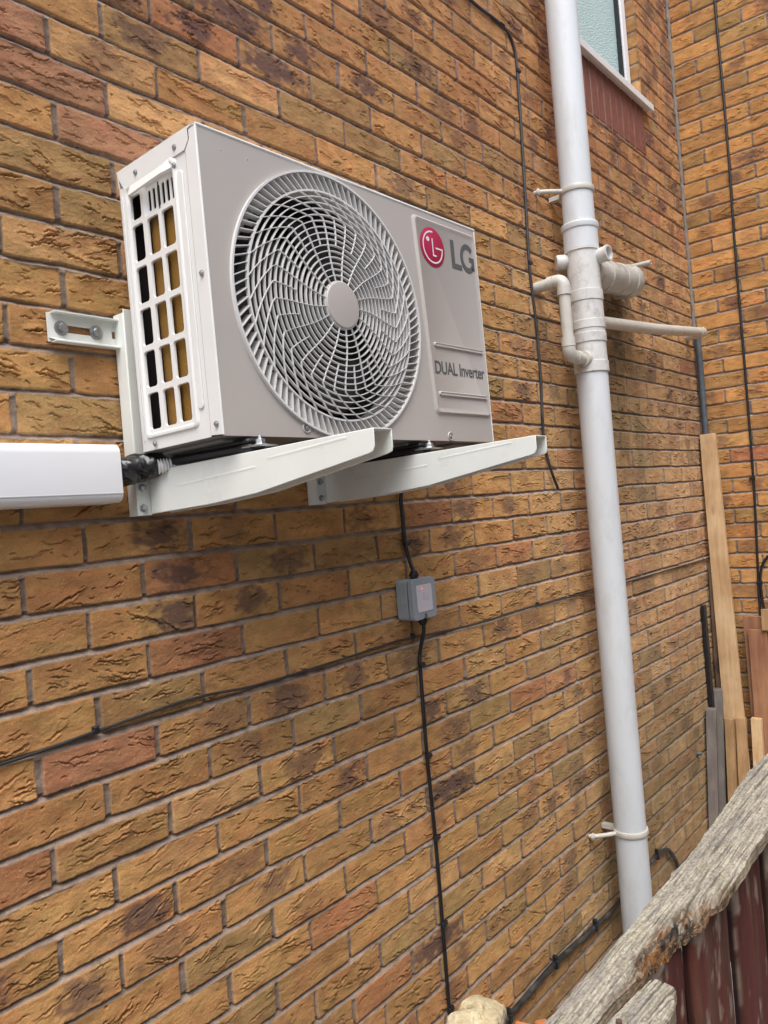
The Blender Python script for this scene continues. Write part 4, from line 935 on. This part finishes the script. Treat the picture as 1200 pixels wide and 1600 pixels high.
# capped bosses: one each side
c1 = MB(); c1.lathe((SX + .015, SY - .015, .842), (-.05, -1, .05), [(.03, .026), (.070, .026), (.072, .0285), (.080, .0285), (.081, .0225), (.060, .0215), (.060, .0005)], 32); sob(c1, 'capped_boss', M['soil_dirty'], smooth=30)
c2 = MB(); c2.lathe((SX, SY + .01, .842), (-.62, .78, 0), [(.03, .027), (.080, .027), (.084, .024), (.084, .0005)], 32); sob(c2, 'capped_boss', M['soil_dirty'], smooth=30)
ov = MB(); ov.lathe((2.60, .02, .975), (.05, -1, -.02), [(0, .0105), (.115, .0105), (.115, .0085), (.08, .0085), (.08, .0003)], 20)
tag(ov.build('overflow_pipe', M['waste'], smooth=40), 'thin stub of pale overflow pipe poking out of the wall behind the large branch', 'pipe')
cg = MB(); cg.tube([(XC - .030, -.026, .80), (XC - .030, -.026, GZ)], .0145, 20)
tag(cg.build('conduit_pipe', M['conduit_grey']), 'thin dark grey upright conduit pipe in the corner of the two walls', 'pipe')

# ------------------------------------------------------------ timber in the corner
def timber(name, top, bot, w_, d_, m, label, taper=1.0, rz=0.0, cat='timber'):
    """upright plank: top and bottom are centre points; w_ across y, d_ along x"""
    top, bot = Vector(top), Vector(bot); mb = MB(); n = 12; vs = []
    for i in range(n + 1):
        t = i / n; c = top.lerp(bot, t); k = 1 + (taper - 1) * t
        for sx, sy in ((-1, -1), (1, -1), (1, 1), (-1, 1)):
            a = Vector((sx * d_ / 2, sy * w_ / 2 * k, 0)); a.rotate(Matrix.Rotation(rz, 3, 'Z')); vs.append(c + a + Vector((0, random.uniform(-.0006, .0006), 0)))
    fs = [(i * 4 + q, i * 4 + (q + 1) % 4, (i + 1) * 4 + (q + 1) % 4, (i + 1) * 4 + q) for i in range(n) for q in range(4)] + [(0, 1, 2, 3), (n * 4 + 3, n * 4 + 2, n * 4 + 1, n * 4)]
    o = mb.add(vs, fs).build(name, m, smooth=30, bevel=.002); return tag(o, label, cat, 'timbers leaning in the corner')
timber('wooden_plank', (3.335, -.044, .268), (3.16, -.115, GZ), .074, .028, M['pine'], 'tallest plank of clean yellow pine leaning upright in the corner', 1.35)
timber('wooden_plank', (3.29, -.040, -.370), (3.20, -.046, GZ), .060, .026, M['brown_wood'], 'dark brown plank half hidden behind the tall yellow pine plank', 1.1)
timber('wooden_plank', (3.20, -.030, -.975), (3.06, -.030, GZ), .046, .052, M['grey_wood'], 'taller weathered grey post beside the wall left of the pine boards', 1.0, .3)
timber('wooden_plank', (3.09, -.028, -1.045), (2.96, -.026, GZ), .044, .050, M['grey_wood'], 'shorter weathered grey post nearest the long wall', 1.0, .2)
timber('wooden_plank', (3.17, -.083, -1.105), (3.02, -.10, GZ), .038, .030, M['pine_dull'], 'short tan board with its narrow edge in front, left of the pair', 1.0)
timber('wooden_plank', (3.20, -.127, -1.105), (3.06, -.145, GZ), .044, .028, M['brown_wood'], 'short brown board standing right against the short tan board', 1.0)
bpy.data.objects['wooden_plank.005'].data.materials[0] = M['pine_dull']
timber('wooden_plank', (3.27, -.178, -1.120), (3.14, -.195, GZ), .048, .028, M['pine'], 'short bright pine board in front of the reddish sheet, rightmost of the small ones', 1.0)
bk = MB(); bk.box(3.13, 3.16, -.024, -.004, GZ, -.560)
tag(bk.build('black_strip', M['rubber'], bevel=.002), 'narrow black plastic strip standing against the long wall behind the grey posts', 'strip')
timber('reddish_panel', (3.345, -.315, -.64), (3.30, -.33, GZ), .36, .020, M['rust_wood'], 'wide reddish brown wooden sheet leaning on the return wall at the right edge', 1.0, cat='panel')
timber('wooden_offcut', (3.315, -.205, -.70), (3.27, -.205, GZ), .085, .020, M['rust_wood'], 'narrow reddish offcut standing between the pine plank and the wide sheet', 1.0)
timber('wooden_offcut', (3.31, -.330, -.60), (3.30, -.33, -.70), .20, .022, M['pine_dull'], 'pale broken piece of wood caught at the top of the reddish sheet', 1.0)
tg = MB(); tg.tube([(2.93, .0, -1.215), (2.935, -.022, -1.215)], .009, 12); 
tag(tg.build('wall_fixing', M['conduit_grey']), 'small grey fixing on the wall just left of the grey posts', 'fixing')

# ------------------------------------------------------------ fence
def grid_obj(name, W, A, parent, mat_, closed_v=False):
    m, n = W.shape[:2]; idx = np.arange(n * m).reshape(m, n)
    if closed_v: idx = np.concatenate([idx, idx[:, :1]], 1)
    q = np.stack([idx[:-1, :-1], idx[:-1, 1:], idx[1:, 1:], idx[1:, :-1]], -1).reshape(-1, 4)
    caps = [tuple(int(v) for v in idx[0][::-1][(1 if closed_v else 0):]), tuple(int(v) for v in idx[-1][:(-1 if closed_v else None)])] if closed_v else []
    me = bpy.data.meshes.new(name); me.from_pydata(W.reshape(-1, 3).tolist(), [], q.tolist() + caps)
    me.polygons.foreach_set('use_smooth', [True] * len(me.polygons)); me.set_sharp_from_angle(angle=rad(60))
    at = me.color_attributes.new('Col', 'FLOAT_COLOR', 'POINT'); at.data.foreach_set('color', A.reshape(-1).astype(np.float32)); me.materials.append(mat_)
    o = bpy.data.objects.new(name, me); COL.objects.link(o); o.parent = parent
    import bmesh as _b
    bm = _b.new(); bm.from_mesh(me); _b.ops.recalc_face_normals(bm, faces=bm.faces); bm.to_mesh(me); bm.free()
    return o
fe = empty('wooden_fence', (.6, -.85, GZ), 'red painted board fence with a cracked silver-grey weathered capping rail, in the near right corner', 'fence')
FM = Matrix.Translation((-.6, .85, -GZ))
# capping
def cap_board(xs, yf_, yn_, z0_, th_, sd_, label, broken=None):
    nS_ = 150; X = xs[:, None] * np.ones((1, nS_)); tpar = np.arange(nS_) / nS_
    p = []
    for v in tpar:
        if v < .58: p.append((v / .58, 1))
        elif v < .68: p.append((1, 1 - (v - .58) / .10))
        elif v < .90: p.append((1 - (v - .68) / .22, 0))
        else: p.append((0, (v - .90) / .10))
    cp = np.array(p); Sx = cp[:, 0][None, :]; Hh = cp[:, 1][None, :]
    Y = yf_[:, None] + (yn_ - yf_)[:, None] * Sx
    crown = -.0030 * (2 * Sx - .9) ** 4 - .0015 * Sx
    Zc = z0_[:, None] + crown - th_[:, None] * (1 - Hh)
    g1 = fbm(X * 8, Y * 520 + 5 * fbm(X * 2.5, Y * 12, 66, 2), 67 + sd_, 4); g2 = fbm(X * 22, Y * 230 + 3 * fbm(X * 6, Y * 30, 68, 2), 69 + sd_, 3)
    crk = sst(.66, .72, g1)
    Zc = Zc + np.where(Hh > .5, -.0026 * crk + .0012 * (g2 - .5) + .0016 * (fbm(X * 150, Y * 700, 70, 3) - .5) + .0025 * (fbm(X * 8, Y * 40, 57, 2) - .5), 0)
    side = (Hh < .99) & (Sx > .99)
    Y = Y + np.where(side, (fbm(X * 9, Hh * 14 + X * 2, 71, 4) - .5) * .005 + (fbm(X * 30, Hh * 40, 58, 2) - .5) * .002, 0)
    rot_ = np.zeros_like(Y)
    if broken is not None:
        # splintered, rotten zone along the near edge
        b = np.clip(np.exp(-((X - broken[0]) / broken[1]) ** 2), 0, 1)
        rot_ = np.clip(b * sst(1 - .55 * b, 1.0 - .15 * b, Sx + .30 * (fbm(X * 26, Y * 240, 53, 3) - .5)) * 1.2, 0, 1)
        Zc = Zc - rot_ * (Hh > .5) * (.004 + .014 * sst(.35, .65, fbm(X * 24, Y * 380, 73, 3)))
        Y = Y + rot_ * (fbm(X * 70, Hh * 26 + Sx * 60, 72, 3) - .5) * .007
    silver = np.array((.22, .195, .155)); pale = np.array((.45, .41, .32)); darkc = np.array((.075, .060, .046)); rust = np.array((.20, .085, .026)); mossy = np.array((.25, .235, .12))
    f = np.clip(sst(.3, .7, fbm(X * 26, Y * 560, 55, 4)) * .75 + sst(.35, .65, fbm(X * 260, Y * 420, 56, 3)) * .36, 0, 1)[..., None]; K = pale * (1 - f) + silver * f * .9
    bl_ = sst(.54, .70, fbm(X * 11, Y * 60, 74, 4))[..., None] * .5; K = K * (1 - bl_) + np.array((.215, .195, .175)) * bl_
    sp_ = sst(.60, .70, fbm(X * 200, Y * 420, 75, 2))[..., None] * .45; K = K * (1 - sp_) + darkc * sp_
    sp2 = sst(.58, .70, fbm(X * 90 + 9, Y * 90, 76, 3))[..., None] * .30; K = K * (1 - sp2) + mossy * sp2
    ck = (crk * .8)[..., None]; K = K * (1 - ck) + darkc * ck
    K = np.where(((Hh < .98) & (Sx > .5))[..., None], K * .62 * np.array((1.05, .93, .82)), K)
    rr_ = (rot_ * sst(.3, .6, fbm(X * 30, Y * 420 + Hh * 8, 78, 3)))[..., None]; dk = (rot_ * sst(.45, .6, fbm(X * 34, Y * 380 + Hh * 8, 79, 3)))[..., None]
    K = K * (1 - rr_) + rust * rr_; K = K * (1 - dk) + darkc * .5 * dk
    A = np.concatenate([np.clip(K, .01, .9), np.zeros(K.shape[:2] + (1,))], -1)
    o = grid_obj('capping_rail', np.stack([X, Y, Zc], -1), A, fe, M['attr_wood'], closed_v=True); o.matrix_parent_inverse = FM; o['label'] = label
    return o
xs = np.arange(-.9, 1.75, .0020); z1_ = xs * 0
yf_ = -.800 + .008 * (fbm(xs * 7, z1_, 61, 3) - .5) + .004 * (fbm(xs * 40, z1_, 60, 2) - .5) + .018 * sst(.55, 1.05, xs)
yn_ = -.882 + .007 * (fbm(xs * 9, z1_, 62, 3) - .5) + .006 * (fbm(xs * 55, z1_, 63, 3) - .5) * sst(.15, .3, xs) * sst(.7, .5, xs)
yn_ = yn_ + .030 * sst(.52, .30, xs) + .007 * (fbm(xs * 38, z1_, 52, 3) - .5) * sst(.12, .2, xs) * sst(.55, .4, xs) + .006 * sst(.30, .20, xs) + .008 * sst(.9, 1.3, xs)
cap_board(xs, yf_, yn_, -.600 + .008 * sst(.3, 1.0, xs) + .005 * (fbm(xs * 2.2, z1_, 65, 2) - .5), .017 + .007 * fbm(xs * 6, z1_, 64, 2), 0, 'split silver-grey capping rail with a brown rotten edge', broken=(.33, .13))
xs = np.arange(-.9, .262, .0020); z1_ = xs * 0
yfb = -.8480 + .012 * sst(.262, .20, xs) * 0 - .004 * sst(.10, .25, xs) + .003 * (fbm(xs * 40, z1_, 49, 3) - .5)
ynb = -.900 + .006 * (fbm(xs * 12, z1_, 48, 3) - .5) + .016 * sst(.20, .262, xs)
cap_board(xs, yfb, ynb, -.607 - .016 * sst(-.05, .25, xs) - .004 * sst(.22, .262, xs), .020 + 0 * xs, 9, 'broken strip split off the near side of the capping rail')
for (x, y) in ((.80, -.818), (.488, -.832), (.120, -.870)):
    nl = MB(); nl.lathe((x, y, -.604), (0, 0, 1), [(0, .0035), (.0035, .0038), (.0042, .0008)], 12)
    o_ = nl.build('nail', mat('rust_nail', (.10, .06, .045), .7), fe); o_.matrix_parent_inverse = FM
# boards
bx_ = [-.95 + .0 * i for i in range(0)]
edges_ = [-.82, -.72, -.62, -.52, -.42, -.32, -.225, -.13, -.04, .045, .130, .222, .306, .395, .50, .60, .70, .80, .90, 1.0, 1.1, 1.2, 1.3, 1.4, 1.5, 1.6, 1.69]
for bi in range(len(edges_) - 1):
    a, b = edges_[bi] + .0045, edges_[bi + 1] - .0045; topz = -.632 + random.uniform(-.006, .003)
    if abs((a + b) / 2 - .264) < .03: topz = -.628
    yb = -.850 - (.010 if bi % 2 else 0)
    ny, nz = 26, 260
    zz = np.linspace(GZ, topz, nz)[:, None] * np.ones((1, ny)); ts = np.arange(ny) / ny
    # section: front face (toward camera) then back
    cpx = np.array([(t / .6, 0) if t < .6 else ((1, (t - .6) / .08) if t < .68 else ((1 - (t - .68) / .24, 1) if t < .92 else (0, 1 - (t - .92) / .08))) for t in ts])
    Xb = a + (b - a) * cpx[:, 0][None, :] + np.zeros_like(zz); Yb = yb + .018 * cpx[:, 1][None, :] + np.zeros_like(zz)
    rnd = .007 * (np.abs(2 * cpx[:, 0] - 1) ** 6)[None, :]; Yb = Yb + rnd * (1 - cpx[:, 1][None, :])
    Yb = Yb + (fbm(Xb * 160, zz * 6, 80 + bi, 3) - .5) * .0022
    s_ = 80 + bi
    edge = (np.abs(2 * cpx[:, 0] - 1) * (cpx[:, 1] < .02))[None, :] * np.ones_like(zz)
    gmix = fbm(Xb * 45, zz * 3.0, s_, 4); low = fbm(Xb * 14, zz * 2.2, s_ + 1, 3); fine = fbm(Xb * 320, zz * 30, s_ + 2, 3)
    peel = sst(.64, .74, fbm(Xb * 60, zz * 22, s_ + 3, 4) + .16 * sst(.72, .98, edge) + .08 * sst(-.76, -.62, zz) + (.07 if bi in (11, 12) else -.03))
    redc = np.array((.066, .016, .012)) * (1 + (gmix[..., None] - .5) * 1.0); brn = np.array((.080, .036, .021)) * (1 + (gmix[..., None] - .5) * 1.0); greyc = np.array((.20, .155, .115)) * (1 + (fine[..., None] - .5) * 1.1)
    bm2 = sst(.44, .62, low)[..., None] * .8
    K = redc * (1 - bm2) + brn * bm2
    K = K * (1 + (fine[..., None] - .5) * .5)
    K = K * (1 - peel[..., None] * .7) + greyc * peel[..., None] * .7
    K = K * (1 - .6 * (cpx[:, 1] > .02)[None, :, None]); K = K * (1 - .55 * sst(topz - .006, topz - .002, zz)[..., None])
    A = np.concatenate([np.clip(K, .008, .9), np.zeros(K.shape[:2] + (1,))], -1)
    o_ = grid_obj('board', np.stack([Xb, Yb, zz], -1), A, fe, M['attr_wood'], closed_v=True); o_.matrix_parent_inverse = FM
for z0, z1 in ((-.80, -.74), (-1.55, -1.49)):
    o_ = MB().box(-.82, 1.69, -.832, -.79, z0, z1).build('cross_rail', M['brown_wood'], fe, bevel=.003); o_.matrix_parent_inverse = FM

# ------------------------------------------------------------ brick pier, stone, broken bricks
px0, px1, py0, py1 = .03, .264, -.705, -.585
pier = MB(); z = GZ
while z < -.80:
    z1 = min(z + .065, -.786)
    for i in range(2): pier.box(px0 + .002 + i * .117, px0 + i * .117 + .114, py0, py1, z, z1)
    z += .075
po = pier.build('brick_pier', M['pier_brick'], bevel=.003); tag(po, 'low brick pier just out of sight under the pale stone', 'pier')
st = MB(); ns, nr = 40, 24; vs = []
for i in range(nr + 1):
    for k in range(ns):
        th, ph = math.pi * i / nr, 2 * math.pi * k / ns
        d = Vector((math.sin(th) * math.cos(ph), math.sin(th) * math.sin(ph), math.cos(th)))
        # boxy rounded lump
        p_ = 4; L_ = (abs(d.x) ** p_ + abs(d.y) ** p_ + abs(d.z) ** p_) ** (-1 / p_)
        nse = float(fbm(np.array(d.x * 2.2 + 5), np.array(d.y * 2.2 + d.z * 1.9), 90, 4)) - .5
        nf = float(fbm(np.array(d.x * 7 + 3), np.array(d.y * 7 + d.z * 6), 95, 3)) - .5; pk = max(0, d.dot(Vector((.5, -.2, .84)))) ** 6
        vs.append(d * L_ * (1 + .50 * nse + .10 * nf + .10 * pk))
fs = [(i * ns + k, i * ns + (k + 1) % ns, (i + 1) * ns + (k + 1) % ns, (i + 1) * ns + k) for i in range(nr) for k in range(ns)]
vs = [(v.x * .053, v.y * .034, v.z * .038) for v in vs]
sto = MB().add(vs, fs).build('stone', M['stone'], smooth=24); sto.location = (.150, -.642, -.724); sto.rotation_euler = (.1, .15, .25)
tag(sto, 'pale cream lump of stone at the bottom edge beside the fence', 'stone')
for i, (x, y, z, r, lab) in enumerate(((.232, -.668, -.762, .3, 'left piece of orange brick beside the cream stone'), (.250, -.690, -.764, -.35, 'right piece of orange brick next to the fence rail'))):
    cb = MB(); cb.box(-.011, .011, -.016, .016, -.022, .022); o_ = cb.build('broken_brick', M['orange_brick'], bevel=.003); o_.location = (x, y, z); o_.rotation_euler = (.1, .2 * (1 if i else -1), r)
    tag(o_, lab, 'brick', 'broken orange bricks')
